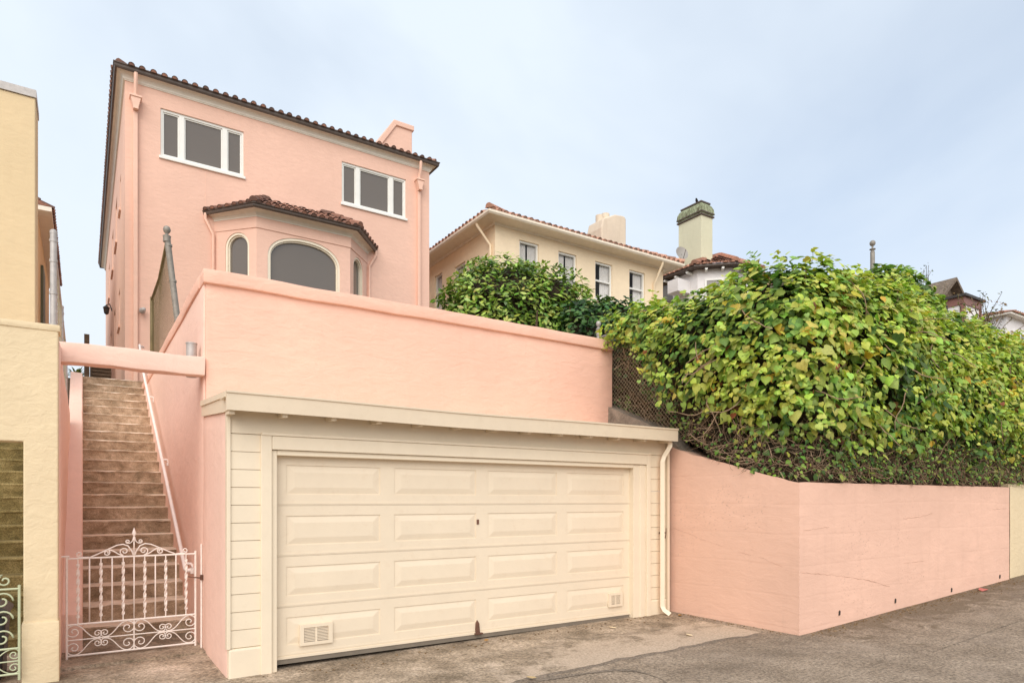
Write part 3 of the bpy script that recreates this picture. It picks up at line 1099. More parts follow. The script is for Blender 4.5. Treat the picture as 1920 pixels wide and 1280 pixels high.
b.build('lock', M['rust'], mid_o, bevel=.004)
b = MB()
hx = 4.06
b.prism([(hx - .03, YD - .03, -.02), (hx + .03, YD - .03, -.02), (hx + .022, YD - .022, .10), (hx, YD - .014, .14), (hx - .022, YD - .022, .10)], (0, .03, 0))
b.box(hx - .05, hx + .055, YD - .06, YD - .02, -.03, -.014)
b.build('lift_handle', M['rust'], base, bevel=.004)
# flat roof, boxed fascia gutter, rafter tails, side trim
b = MB()
b.prism([(1.145, 6.66, 2.635), (1.145, 8.345, 2.745), (1.145, 8.345, 2.71), (1.145, 6.66, 2.60)], (6.08, 0, 0))
b.build('roof', M['cream_paint'], gar)
b = MB()
for k in range(24):       # long fascia, sagging a little in the middle
    pass
n = 26
prev = None
for k in range(n + 1):
    t = k / n
    x = 1.13 + t * (7.225 - 1.13)
    dz = -.018 * math.sin(PI * t) + .004 * math.sin(11 * t)
    y = 6.62
    ringp = [(x, y, 2.466 + dz), (x, y - .004, 2.62 + dz), (x, y - .016, 2.63 + dz), (x, y - .016, 2.65 + dz), (x, y + .01, 2.652 + dz), (x, y + .025, 2.63 + dz), (x, y + .04, 2.48 + dz)]
    vv = b.vs(ringp)
    if prev:
        for q in range(7):
            r_ = (q + 1) % 7
            b.bm.faces.new([prev[q], vv[q], vv[r_], prev[r_]])
    else:
        b.bm.faces.new(vv)
    prev = vv
b.bm.faces.new(prev)
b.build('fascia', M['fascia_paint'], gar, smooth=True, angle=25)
b = MB()
b.prism([(1.155, 6.63, 2.475), (1.155, 6.63, 2.64), (1.155, 8.34, 2.745), (1.155, 8.34, 2.585), (1.155, 6.9, 2.475)], (.02, 0, 0))
b.prism([(1.14, 6.66, 2.60), (1.14, 6.64, 2.655), (1.14, 8.34, 2.76), (1.14, 8.34, 2.70)], (.015, 0, 0))
b.build('side_trim', M['cream_paint'], gar)
for k in range(13):
    x = 1.165 + k * .494
    b = MB()
    b.prism([(x, 6.675, 2.435), (x, 6.665, 2.58), (x, 6.88, 2.59), (x, 6.88, 2.445)], (.05, 0, 0))
    b.build('rafter', M['cream_paint'], gar)
b = MB()
b.box(1.12, 7.21, 6.664, 6.9, 2.592, 2.598)
b.build('soffit', M['cream_paint'], gar)
b = MB()
pts = [(7.17, 6.72, 2.50), (7.17, 6.72, 2.40), (7.12, 6.79, 2.25), (7.09, 6.80, 2.17), (7.09, 6.80, .06), (7.10, 6.77, .0), (7.135, 6.69, -.055)]
b.tube(pts, .043, 4)
b.build('downspout', M['cream_paint'], gar)
b = MB()
b.box(7.08, 7.20, 6.84, 6.86, 1.12, 1.14)
b.tube([(7.18, 6.83, 1.05), (7.19, 6.82, 1.13), (7.20, 6.83, 1.2)], .006, 5)
b.build('pipe_clip', M['rust'], gar)
b = MB()
b.box(7.265, 7.31, 6.86, 6.94, -.1, 2.45)
b.build('edge_board', M['cream_paint'], gar)

# ================================================================== TERRACE WALL ABOVE THE GARAGE
tw = thing('terrace_wall', 'high pink plaster terrace wall with a rounded coping, rising behind the garage roof', 'wall', (4.3, 8.35, 2.6))
b = MB()
b.rough(1.20, 7.52, 8.35, 8.62, -.2, 4.16, .35, .012)
b.build('wall', M['pink_wall'], tw, smooth=True, angle=40)
b = MB()
b.rough(1.18, 1.43, 8.40, 17.65, -.2, 4.15, .5, .006)
b.build('side_wall', M['pink_stair'], tw, smooth=True, angle=40)
b = MB()
b.rough(1.165, 7.50, 8.30, 8.68, 4.14, 4.305, .22, .013)
b.rough(1.155, 1.47, 8.6, 17.7, 4.14, 4.30, .25, .011)
b.build('coping', M['pink_wall'], tw, smooth=True, angle=40)

sw = thing('garage_side_wall', 'pink plaster side wall of the garage at the right of the stairs behind the white gate', 'wall', (1.18, 7.6, -.14))
b = MB()
b.rough(1.18, 1.40, 6.93, 8.40, -.3, 2.60, .3, .007)
b.build('wall', M['pink_stair'], sw, smooth=True, angle=40)

beam = thing('concrete_beam', 'pink painted rough beam spanning over the stairs from yellow pillar to terrace wall', 'beam', (.45, 8.4, 3.15))
b = MB()
b.rough(-.26, 1.19, 8.30, 8.52, 3.055, 3.275, .09, .022)
b.build('beam_body', M['pink_stair'], beam, smooth=True, angle=50)
st = tag(MB().lathe((1.08, 8.58, 3.27), [(.058, -.2), (.058, .19), (.064, .19), (.064, .205), (.0, .21)], 14).build('pipe_stub', M['galv_pale'], smooth=True, angle=40, loc=(1.08, 8.58, 3.07)),
         'short grey pipe stub standing behind the right end of the pink beam', 'pipe')

# ================================================================== STAIRS
def flight(name, label, x0, x1, y0, z0, t, r, n, mat, group=None):
    s_ = thing(name, label, 'stairs', ((x0 + x1) / 2, y0, z0))
    for k in range(n):
        b = MB()
        ya, za = y0 + k * t, z0 + k * r
        # worn nosing, slightly bellied riser
        prof = [(ya + .01, za - .25), (ya + .012, za + .04), (ya - .004, za + r - .05), (ya - .014, za + r - .022), (ya - .008, za + r - .006), (ya + .012, za + r), (ya + t + .03, za + r), (ya + t + .03, za - .25)]
        m = 12
        rows = []
        for q in range(m + 1):
            x = x0 + (x1 - x0) * q / m
            rows.append(b.vs([(x, y + .009 * noise.noise(Vector((x * 4, k * 3.1, i))) + (.006 * noise.noise(Vector((x * 17, k * 1.7, i)))), z + (.007 * noise.noise(Vector((x * 5, k * 2.3, i + 9))) if 1 <= i <= 5 else 0)) for i, (y, z) in enumerate(prof)]))
        for a, c in zip(rows, rows[1:]):
            for i in range(len(prof)):
                j = (i + 1) % len(prof)
                b.bm.faces.new([a[i], c[i], c[j], a[j]])
        b.bm.faces.new(rows[0])
        b.bm.faces.new(rows[-1][::-1])
        b.build('step', mat, s_)
    return s_


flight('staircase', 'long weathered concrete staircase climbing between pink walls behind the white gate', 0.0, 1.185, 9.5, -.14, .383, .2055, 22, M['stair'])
struct(MB().box(-.2, 1.19, 8.2, 9.52, -.3, -.118).build('landing', M['apron']))
cu = thing('stair_curb', 'sloping pink side curb along the left edge of the concrete stairs', 'wall', (-.1, 9.1, -.14))
b = MB()
n = 40
rows = []
for i in range(n + 1):
    t = i / n
    y = 9.0 + t * 8.7
    z = .30 + t * 4.18 if i else .30
    j = .008 * noise.noise(Vector((y * 2, 0, 1)))
    rows.append(b.vs([(-.225, y, z + .012), (-.012 + j, y, z + j), (0.0 + j, y, z - .02), (0.0, y, -.3), (-.225, y, -.3)]))
for a, c in zip(rows, rows[1:]):
    for i in range(5):
        j = (i + 1) % 5
        b.bm.faces.new([a[i], c[i], c[j], a[j]])
b.bm.faces.new(rows[0])
b.bm.faces.new(rows[-1])
b.build('curb_body', M['pink_stair'], cu, smooth=True, angle=40)
lw = thing('boundary_wall', 'tall narrow pink boundary wall running back from the yellow pillar beside the stairs', 'wall', (-.3, 11, -.14))
b = MB()
b.rough(-.42, -.195, 7.99, 14.6, -.3, 3.22, .35, .008)
b.build('wall', M['pink_stair'], lw, smooth=True, angle=40)

# handrail
hr = thing('handrail', 'pale painted pipe handrail fixed to the wall right of the concrete stairs', 'handrail', (1.1, 9.3, .8))
a0, a1 = Vector((1.09, 9.35, .80)), Vector((1.09, 16.1, 4.36))
b = MB()
b.tube([(1.19, 9.22, .72), (1.12, 9.22, .72), (1.092, 9.25, .735), a0, a1, (1.09, 16.6, 4.70), (1.09, 17.2, 5.15), (1.10, 17.4, 5.17), (1.19, 17.5, 5.17)], .025, 10)
b.build('rail', M['rail_pink'], hr, smooth=True)
for y in (9.24, 12.15, 14.75):
    t = max(0, (y - a0.y) / (a1.y - a0.y))
    p = a0.lerp(a1, t)
    b = MB()
    b.tube([p, (1.16, y, p.z - .0), (1.19, y, p.z - .05)], .017, 8)
    b.lathe((1.185, y, p.z - .08), [(.03, -.02), (.03, .03)], 8)
    b.build('bracket', M['rail_pink'], hr, smooth=True, angle=40)
b = MB()
b.lathe((1.185, 9.22, .70), [(.045, -.02), (.045, .05)], 10)
b.build('bracket', M['rail_pink'], hr)


# ================================================================== IRON GATES
def s_scroll(mbx, P, pts, r=.0085, n=5, y=0.0):
    mbx.tube([P(u, v) for u, v in pts], r, n)


def gate(name, label, x0, x1, y, z0, zm, z1, mat, n_bars=11, slope=0.0):
    g_ = thing(name, label, 'gate', ((x0 + x1) / 2, y, z0))
    W = x1 - x0
    P = lambda u, v: (x0 + u, y, v + slope * u)
    b = MB()
    for x in (0, W):
        b.tube([P(x, z0 - .06), P(x, z1 + .035)], .012, 6)
    for z in (z0, zm, z1):
        b.tube([P(0, z), P(W, z)], .0105, 6)
    zc = (z0 + zm) / 2
    b.tube([P(0, zc), P(W, zc)], .007, 5)
    b.tube([P(W / 2, z0), P(W / 2, zm)], .008, 5)
    b.build('frame', mat, g_, smooth=True, angle=50)
    for i in range(n_bars):
        u = W * (i + .95) / (n_bars + .9)
        b = MB()
        if i % 2 == 0 and i != n_bars // 2:
            # twisted flat bar
            m = 36
            prev = None
            za, zb_ = zm + .03, z1 - .06
            b.tube([P(u, zm), P(u, za + .06)], .007, 5)
            b.tube([P(u, zb_ - .02), P(u, z1)], .007, 5)
            for q in range(m + 1):
                t = q / m
                an = t * PI * 6
                z = za + .04 + (zb_ - za - .04) * t
                c = Vector(P(u, z))
                w1 = Vector((math.cos(an), math.sin(an), 0)) * .0155
                w2 = Vector((-math.sin(an), math.cos(an), 0)) * .006
                vv = b.vs([c + w1 + w2, c - w1 + w2, c - w1 - w2, c + w1 - w2])
                if prev:
                    for j in range(4):
                        k_ = (j + 1) % 4
                        b.bm.faces.new([prev[j], vv[j], vv[k_], prev[k_]])
                prev = vv
            b.build('twisted_bar', mat, g_)
        else:
            b.tube([P(u, zm), P(u, z1)], .0075, 6)
            b.build('bar', mat, g_, smooth=True)
    # lower panel: rows of S scrolls mirrored about the middle bar
    hh = (zm - z0) / 2
    for sx in (-1, 1):
        for row in (0, 1):
            for seg in (0, 1):
                b = MB()
                half = W / 2
                cx = half / 2 * (seg + .5)
                zmid = z0 + hh * (row + .5)
                fl = 1 if (row + seg) % 2 == 0 else -1
                rA, rB = (hh * .44, hh * .27) if seg == 0 else (hh * .27, hh * .44)
                L = half / 4 + .012
                uA, uB = -L + rA, L - rB
                sA = spiral((uA, -fl * (hh * .46 - rA)), rA, PI * .5 * -fl, 1.45, .008, 20, -fl)
                sB = spiral((uB, fl * (hh * .46 - rB)), rB, PI * .5 * fl, 1.45, .008, 20, -fl)
                mid = bez(sA[0], (sA[0][0] + .10, sA[0][1]), (sB[0][0] - .10, sB[0][1]), sB[0], 10)
                pts = sA[::-1] + mid[1:-1] + sB
                b.tube([P(W / 2 + sx * (cx + u), zmid + v) for u, v in pts], .0062, 5)
                b.build('scroll', mat, g_, smooth=True)
    return g_, P, W


gt, P, W = gate('iron_gate', 'low white wrought iron gate with twisted bars and scrolls before the stairs', -.145, 1.125, 8.6, -.085, .255, .975, M['iron_white'])
b = MB()
c = W / 2
b.tube([P(c, .975), P(c, 1.20)], [.008, .007], 6)
b.lathe((P(c, 0)[0], 8.6, 1.14), [(.006, 0), (.018, .02), (.008, .045), (.008, .06), (.024, .095), (.001, .16)], 8)
b.build('finial', M['iron_white'], gt, smooth=True)
for sx in (-1, 1):
    b = MB()
    # long arched scroll from the rail up to the centre and back down
    pts = spiral((.46, .045), .035, -PI / 2, 1.1, .01, 12, 1)[::-1]
    sc1 = [(.43, .0), (.36, .03), (.25, .085), (.17, .125), (.11, .135), (.06, .115), (.02, .05), (.004, .0)]
    pp = []
    for a_, b__ in zip(sc1, sc1[1:]):
        pp += [a_, ((a_[0] + b__[0]) / 2, (a_[1] + b__[1]) / 2)]
    pp.append(sc1[-1])
    b.tube([P(c + sx * u, .98 + v) for u, v in pp], .0078, 5)
    b.build('scroll', M['iron_white'], gt, smooth=True)
    b = MB()
    A = spiral((.095, .055), .048, -PI / 2, 1.3, .012, 18, 1)
    B = spiral((.265, .045), .033, PI / 2 + .4, 1.3, .010, 18, 1)
    mid = bez(A[0], (.16, .005), (.20, .085), B[0], 10)
    b.tube([P(c + sx * u, .98 + v) for u, v in A[::-1] + mid[1:-1] + B], .0072, 5)
    b.build('scroll', M['iron_white'], gt, smooth=True)
    b = MB()
    B = spiral((.062, .165), .022, -PI / 2, 1.25, .008, 14, 1)
    mid = bez((.006, .215), (.012, .16), (.03, .143), B[0], 8)
    b.tube([P(c + sx * u, .98 + v) for u, v in mid[:-1] + B], .006, 5)
    b.build('scroll', M['iron_white'], gt, smooth=True)
    b = MB()
    B = spiral((.52, .04), .03, -PI / 2, 1.1, .01, 14, 1)
    b.tube([P(c + sx * u, .98 + v) for u, v in [(.43, .006), (.48, .006)] + B], .0065, 5)
    b.build('scroll', M['iron_white'], gt, smooth=True)
for z in (1.0, -.155):
    b = MB()
    b.tube([(-.22, 8.6, z), (-.12, 8.6, z)], .012, 6)
    b.build('hinge', M['iron_white'], gt)
rod = thing('latch_post', 'thin pale metal latch rod standing against the pink wall right of the white gate', 'post', (1.165, 8.45, -.1))
b = MB()
b.tube([(1.165, 8.42, -.12), (1.165, 8.42, 1.10)], .010, 6)
b.build('rod', M['iron_white'], rod)
b = MB()
b.tube([(1.165, 8.42, .70), (1.04, 8.56, .71)], .008, 5)
b.box(1.15, 1.18, 8.39, 8.43, .68, .74)
b.build('latch', M['rust'], rod)

# ================================================================== YELLOW NEIGHBOUR ON THE LEFT
yp = thing('yellow_gateway', 'pale yellow plaster gateway wall with square opening at the left edge, beside pink beam', 'gateway', (-.6, 7.9, -.2))
YY = 7.8
b = MB()
b.prism([(x, YY, z) for x, z in ((-.2, -.4), (-.2, 3.275), (-4.2, 3.275), (-4.2, -.4), (-1.9, -.4), (-1.9, 2.175), (-.475, 2.175), (-.475, -.4))], (0, .22, 0))
b.build('wall', M['yellow'], yp, bevel=.012)
b = MB()
b.rough(-.49, -.19, YY - .02, YY + .24, -.4, .44, .3, .006)
b.build('base_block', M['yellow'], yp, smooth=True, angle=40)
b = MB()
b.rough(-4.2, -.185, YY - .012, YY + .25, 3.265, 3.33, .3, .005)
b.build('coping', M['yellow'], yp, smooth=True, angle=40)
flight('staircase', 'mossy concrete steps seen through the yellow gateway behind green gate', -1.9, -.44, 9.5, -.18, .36, .205, 18, M['stair_moss'])
b = MB().box(-4.2, -.43, 15.9, 18.2, -1, 3.5)
struct(b.build('upper_ground', M['rough_concrete']))
gg, P2, W_ = gate('iron_gate', 'pale green wrought iron gate with scrolls standing in the yellow gateway', -1.60, -.50, 7.72, -.02, .22, .78, M['iron_green'], 5)
for sx in (-1, 1):
    b = MB()
    A = spiral((.10, .07), .06, -PI / 2, 1.3, .014, 18, 1)
    B = spiral((.44, .07), .055, PI * .6, 1.2, .014, 18, 1)
    mid = bez(A[0], (.2, .0), (.3, .1), B[0], 10)
    b.tube([P2(W_ / 2 + sx * u, .79 + v) for u, v in A[::-1] + mid[1:-1] + B], .009, 5)
    b.build('scroll', M['iron_green'], gg, smooth=True)
    for z in (.32, .50, .67):
        b = MB()
        B = spiral((.42, z), .085, 0, 1.25, .02, 22, 1)
        b.tube([P2(W_ / 2 + sx * u, v) for u, v in B], .009, 5)
        b.build('scroll', M['iron_green'], gg, smooth=True)
tb = thing('rubbish_bin', 'black wheeled rubbish bin behind the pale green gate at the left edge', 'bin', (-.86, 8.25, -.18))
b = MB()
b.prism([(-1.10, 8.0, -.14), (-.66, 8.0, -.14), (-.62, 8.0, .50), (-1.14, 8.0, .50)], (0, .5, 0))
b.build('bin_body', M['black'], tb, bevel=.03)
b = MB()
b.prism([(-1.17, 7.96, .50), (-.60, 7.96, .50), (-.60, 7.96, .54), (-.68, 7.96, .60), (-1.1, 7.96, .60), (-1.17, 7.96, .54)], (0, .58, 0))
b.build('lid', M['dark_metal'], tb, bevel=.015)
for x in (-1.08, -.68):
    b = MB()
    b.tube([(x - .02, 8.52, -.09), (x + .02, 8.52, -.09)], .09, 14)
    b.build('wheel', M['black'], tb)

yh = thing('yellow_house', 'tall ochre plaster house with metal parapet edge at the left edge of the view', 'house', (-4, 17, 3))
b = MB()
b.box(-8, -.78, 16, 16.9, 3, 9.55)
b.build('wall', M['yellow_far'], yh, bevel=.02)
b = MB()
b.box(-8.02, -.765, 15.97, 16.92, 9.55, 9.70)
b.build('parapet_cap', M['galv_pale'], yh)
oh = thing('tan_house', 'tan plaster house with clay tile eave and green shutter behind the ochre house', 'house', (-4, 24, 3))
b = MB()
b.box(-7, -1.05, 22.5, 30, 3, 9.6)
b.build('wall', M['yellow_far'], oh)
b = MB()
b.box(-7.2, -.72, 22.2, 30.3, 9.6, 9.72)
rf = b.build('eave', M['soffit'], oh)
b = MB()
b.poly([(-.72, 22.2, 9.73), (-.72, 30.3, 9.73), (-4, 30.3, 11.2), (-4, 22.2, 11.2)])
b.poly([(-7.2, 22.2, 9.73), (-.72, 22.2, 9.73), (-4, 22.2, 11.2)])
tiles(b, (-.72, 22.2, 9.74), (-.72, 30.3, 9.74), (-.91, 0, .41), 1.5, .23, .36, .085)
b.build('roof', M['tile_dark'], oh, recalc=False)
b = MB()
b.box(-1.07, -.98, 24, 25.2, 6.3, 8.6)
b.build('shutter', M['shutter'], oh)
b = MB()
b.box(-1.06, -.93, 23.9, 25.3, 6.15, 6.28)
b.build('window_sill', M['yellow_far'], oh)


# ================================================================== CHAIN LINK FENCES
def chain_mesh(b, f, L, Hh, pitch=.075, r=.0032, keep=None, seg=.075, depth=.010):
    """diagonal wires on a panel f(u, v) -> point; zigzag through the plane so that the wires cross"""
    for d in (1, -1):
        k0 = int(-Hh / pitch) - 1
        for k in range(k0, int(L / pitch) + int(Hh / pitch) + 2):
            u0 = k * pitch if d == 1 else k * pitch
            run_ = []
            m = int(Hh / seg)
            for q in range(m + 1):
                v = Hh * q / m
                u = u0 + d * v
                ok = 0 <= u <= L and (keep is None or keep(u, v))
                if ok:
                    run_.append(f(u, v))
                if (not ok or q == m) and len(run_) > 1:
                    b.tube(run_, r, 3, caps=False)
                if not ok:
                    run_ = []
    return b


# left: along the top of the boundary wall
fl_ = thing('chain_link_fence', 'grey chain link fence on the boundary wall left of the stairs', 'fence', (-.3, 8.7, 3.2))
FX = -.265
b = MB()
chain_mesh(b, lambda u, v: (FX + .012 * math.sin(u * 5 + v), 8.75 + u, 3.2 + v), 5.8, 1.2, .085, .0028)
b.build('wire_mesh', M['wire'], fl_)
for y, top in ((8.7, 4.52), (11.6, 4.42), (14.5, 4.42)):
    b = MB()
    b.tube([(FX, y, 3.0), (FX, y, top)], .033, 10)
    b.lathe((FX, y, top - .01), [(.036, 0), (.036, .03), (.02, .045)], 10)
    for z in (3.5, 3.85, 4.2, top - .1):
        b.lathe((FX, y, z), [(.039, 0), (.039, .03)], 10)
    b.build('post', M['galv_pale'], fl_, smooth=True, angle=40)
b = MB()
b.tube([(FX, 8.7, 4.40), (FX, 14.5, 4.40)], .02, 8)
b.build('top_rail', M['galv_pale'], fl_, smooth=True)

# right: leaning, on the terrace wall beside the stairs
fr_ = thing('chain_link_fence', 'leaning mossy chain link fence with a ball topped post on the terrace side wall', 'fence', (1.32, 12.5, 4.2))
RX = 1.30
b = MB()
lean = lambda z, y: RX + (-.10 + .155 * (6.24 - z) / 1.4) * max(0, 1 - (y - 12.6) / 2.4)
chain_mesh(b, lambda u, v: (lean(4.25 + v, 12.6 + u), 12.6 + u, 4.25 + v), 4.1, 1.85, .085, .0024)
b.build('wire_mesh', M['wire_moss'], fr_)
b = MB()
p0_, p1_ = (lean(4.2, 12.6), 12.6, 4.2), (lean(6.2, 12.6), 12.6, 6.13)
b.tube([p0_, p1_], .050, 12)
b.lathe((p1_[0], 12.6, 6.12), [(.06, -.10), (.06, -.02), (.066, .0), (.024, .03), (.026, .045), (.05, .07), (.062, .11), (.048, .155), (.015, .175)], 14)
for z in (4.75, 5.35, 5.95):
    b.lathe((lean(z, 12.6), 12.6, z), [(.057, 0), (.057, .035)], 12)
b.build('post', M['galv'], fr_, smooth=True, angle=40)
b = MB()
b.tube([(lean(6.1, 12.6), 12.6, 6.06), (RX, 15.0, 6.09), (RX, 16.7, 6.1)], .03, 8)
b.build('top_rail', M['wire_moss'], fr_, smooth=True)
b = MB()
b.tube([(RX, 16.7, 4.2), (RX, 16.7, 6.15)], .04, 10)
b.build('post', M['wire_moss'], fr_, smooth=True)

# front right: on the sloping end wall, half buried in ivy
ff_ = thing('chain_link_fence', 'rusty chain link fence with ball topped post, half buried under the ivy', 'fence', (7.5, 8.6, 3))
def fen(u, v):
    y = 8.62 - u
    zb_ = 2.0 + .0 * u
    return (7.56 + .02 * math.sin(u * 3), y, zb_ + v)
b = MB()
chain_mesh(b, fen, 2.3, 2.55, .075, .0030, keep=lambda u, v: 2.0 + v > 3.27 - .40 * u)
b.build('wire_mesh', M['wire'], ff_)
b = MB()
px_ = 7.475
b.tube([(px_, 8.66, 3.4), (px_, 8.66, 4.57)], .034, 10)
b.lathe((px_, 8.66, 4.56), [(.042, -.1), (.042, 0), (.05, .01), (.018, .04), (.035, .065), (.046, .10), (.035, .14), (.01, .152)], 12)
b.lathe((px_, 8.66, 4.36), [(.045, 0), (.045, .05)], 10)
b.build('post', M['galv_pale'], ff_, smooth=True, angle=40)
b = MB()
b.tube([(px_, 8.66, 4.42), (7.56, 7.6, 4.42), (7.56, 5.0, 4.40)], .022, 8)
b.build('top_rail', M['galv_pale'], ff_, smooth=True)

# ================================================================== RETAINING WALL
rw = thing('retaining_wall', 'low pink board marked retaining wall with a sharp corner under the ivy', 'wall', (7.5, 4.82, 0))
b = MB()
# side arm with sloping top, then the arm along the street
side = [(8.62, -.4), (4.81, -.4), (4.81, 1.825), (5.6, 1.93), (6.3, 2.15), (6.9, 2.40), (7.6, 2.68), (8.62, 2.95)]
nseg = 40
rows = []
def top_side(y):
    pts = [(4.81, 1.825), (5.33, 1.955), (5.92, 2.12), (6.5, 2.27), (6.9, 2.40), (7.6, 2.68), (8.62, 2.95)]
    for (a, za), (c, zc) in zip(pts, pts[1:]):
        if y <= c:
            return za + (zc - za) * (y - a) / (c - a)
    return pts[-1][1]
def wob(x, y, z, k=.008):
    return k * noise.noise(Vector((x * 1.3, y * 1.3, z * 2.5))) + .003 * noise.noise(Vector((x * 9, y * 9, z * 9)))
def wall_grid(b, f, nu, nv):
    b.sheet(nu, nv, f)
def fside(s_, t):
    y = 7.0 + (4.81 - 7.0) * s_
    zt = top_side(y) + .012 * noise.noise(Vector((y * 7, 1, 1)))
    z = -.4 + (zt + .4) * t
    return (7.40 + wob(7.4, y, z) * min(1, (1 - s_) * 8), y, z)
def ffront(s_, t):
    x = 7.40 + s_ * 6.18
    zt = 1.835 + .012 * noise.noise(Vector((x * 7, 2, 1)))
    z = -.4 + (zt + .4) * t
    return (x, 4.81 + wob(x, 4.8, z) * min(1, s_ * 12), z)
b.sheet(30, 14, fside)
b.sheet(44, 14, ffront)
b.sheet(30, 1, lambda s_, t: (7.40 + .7 * t, 7.0 + (4.81 + .7 * t - 7.0) * s_, top_side(7.0 + (4.81 - 7.0) * s_) + .012 * noise.noise(Vector(((7.0 + (4.81 - 7.0) * s_) * 7, 1, 1)))))
b.sheet(44, 1, lambda s_, t: (7.40 + .7 * t + s_ * (6.18 - .7 * t), 4.81 + .7 * t, 1.835 + .012 * noise.noise(Vector(((7.40 + s_ * 6.18) * 7, 2, 1)))))
b.poly([(13.58, 4.81, -.4), (13.58, 5.1, -.4), (13.58, 5.1, 1.83), (13.58, 4.81, 1.83)])
b.build('wall', M['pink_low'], rw, smooth=True, angle=35)


def crack(pts, y=None, x=None, r=.004):
    out = []
    for (a, za), (c, zc) in zip(pts, pts[1:]):
        k = max(2, int(math.hypot(c - a, zc - za) / .05))
        for i in range(k):
            t = i / k
            out.append((a + (c - a) * t, za + (zc - za) * t + random.uniform(-.008, .008)))
    out.append(pts[-1])
    b = MB()
    P_ = []
    for u, v in out:
        if x is not None:
            P_.append((7.40 + wob(7.4, u, v) - .0005, u, v))
        else:
            P_.append((u, 4.81 + wob(u, 4.8, v) * min(1, (u - 7.4) * 2) - .0005, v))
    b.tube(P_, [r * (.5 + .5 * abs(math.sin(i * .7))) for i in range(len(P_))], 4, caps=False)
    b.build('crack', M['crack'], rw)


def rp(X, Y):           # position on the close view of the wall
    return 1230 + X * .3594, 800 + Y * .3594


crack([(lambda v: (v.y, v.z))(on_x(*rp(*p), 7.4)) for p in ((90, 525), (250, 590), (400, 640), (470, 665), (570, 690), (660, 730))], x=1, r=.0022)
crack([(lambda v: (v.x, v.z))(on_y(*rp(*p), 4.81)) for p in ((760, 760), (870, 768), (1000, 780), (1110, 800), (1220, 832))], y=1, r=.0034)
crack([(lambda v: (v.x, v.z))(on_y(*rp(*p), 4.81)) for p in ((770, 540), (905, 522))], y=1, r=.0022)
crack([(lambda v: (v.x, v.z))(on_y(*rp(*p), 4.81)) for p in ((1290, 478), (1380, 468), (1440, 450))], y=1, r=.003)
crack([(lambda v: (v.x, v.z))(on_y(*rp(*p), 4.81)) for p in ((1290, 712), (1400, 698))], y=1, r=.0022)
crack([(lambda v: (v.x, v.z))(on_y(*rp(*p), 4.81)) for p in ((1740, 433), (1830, 425))], y=1, r=.0025)
for p in ((955, 970), (1247, 907), (1540, 850), (1792, 780)):
    v = on_y(*rp(*p), 4.81)
    b = MB()
    b.prism([(v.x - .012, 4.797, v.z - .03), (v.x + .010, 4.797, v.z - .022), (v.x + .016, 4.797, v.z + .02), (v.x + .004, 4.797, v.z + .036), (v.x - .010, 4.797, v.z + .014)], (0, .04, 0))
    b.build('weep_hole', M['dark_metal'], rw)

cw = thing('cream_wall', 'cream plaster wall adjoining the pink retaining wall at the right edge', 'wall', (15, 4.84, .2))
b = MB()
b.rough(13.64, 22, 4.84, 5.1, -.2, 1.9, .4, .006)
b.build('wall', M['yellow'], cw, smooth=True, angle=40)
b = MB()
b.rough(13.582, 13.66, 4.822, 5.05, -.2, 1.84, .15, .006)
b.build('joint', M['bark'], cw)
ew = thing('concrete_slope_wall', 'rough grey sloping concrete wall top under the chain link fence beside the garage roof', 'wall', (7.6, 7.6, 2))
b = MB()
b.prism([(7.42, 8.62, 2.2), (7.42, 8.62, 3.29), (7.42, 7.0, 2.64), (7.42, 6.85, 2.45), (7.42, 6.6, 2.2)], (.3, 0, 0))
b.build('wall_top', M['rough_concrete'], ew)

# ================================================================== CREAM HOUSE NEXT DOOR
CY = 18.6
ca, cb = on_y(928, 430, CY), on_y(1243, 505, CY)
CX0, CX1 = ca.x, cb.x
ce = on_y(928, 418, CY).z
ch_ = thing('cream_house', 'cream stucco house with red clay tile hip roof and curtained sash windows', 'house', ((CX0 + CX1) / 2, CY, 4.5))
fr_c = lambda u, v, w: (u, CY + w, v)
sd_c = lambda u, v, w: (CX0 + w, u, v)
wins = []
for (x0, y0, x1, y1) in ((974, 449, 1010, 545), (1047, 470, 1081, 560), (1116, 489, 1148, 551), (1180, 505, 1209, 562)):
    a, c = on_y(x0, y0, CY), on_y(x1, y0, CY)
    d = on_y(x0, y1, CY)
    wins.append((a.x, c.x, min(d.z, a.z - 1.35), a.z))
swins = []
for (x0, y0, x1, y1) in ((852, 484, 872, 540), (815, 505, 829, 540)):
    a, c = on_x(x0, y0, CX0), on_x(x1, y0, CX0)
    swins.append((min(a.y, c.y), max(a.y, c.y), on_x(x1, y0, CX0).z - 1.45, on_x(x1, y0, CX0).z - .1))
b = MB()
b.holed(rect(CX0, CX1, 4, ce), [rect(*w) for w in wins], fr_c, .14)
b.holed(rect(CY, 36, 4, ce), [rect(*w) for w in swins], sd_c, .14)
b.poly([(CX1, CY, 4), (CX1, 36, 4), (CX1, 36, ce), (CX1, CY, ce)])
b.build('wall', M['cream_house'], ch_)


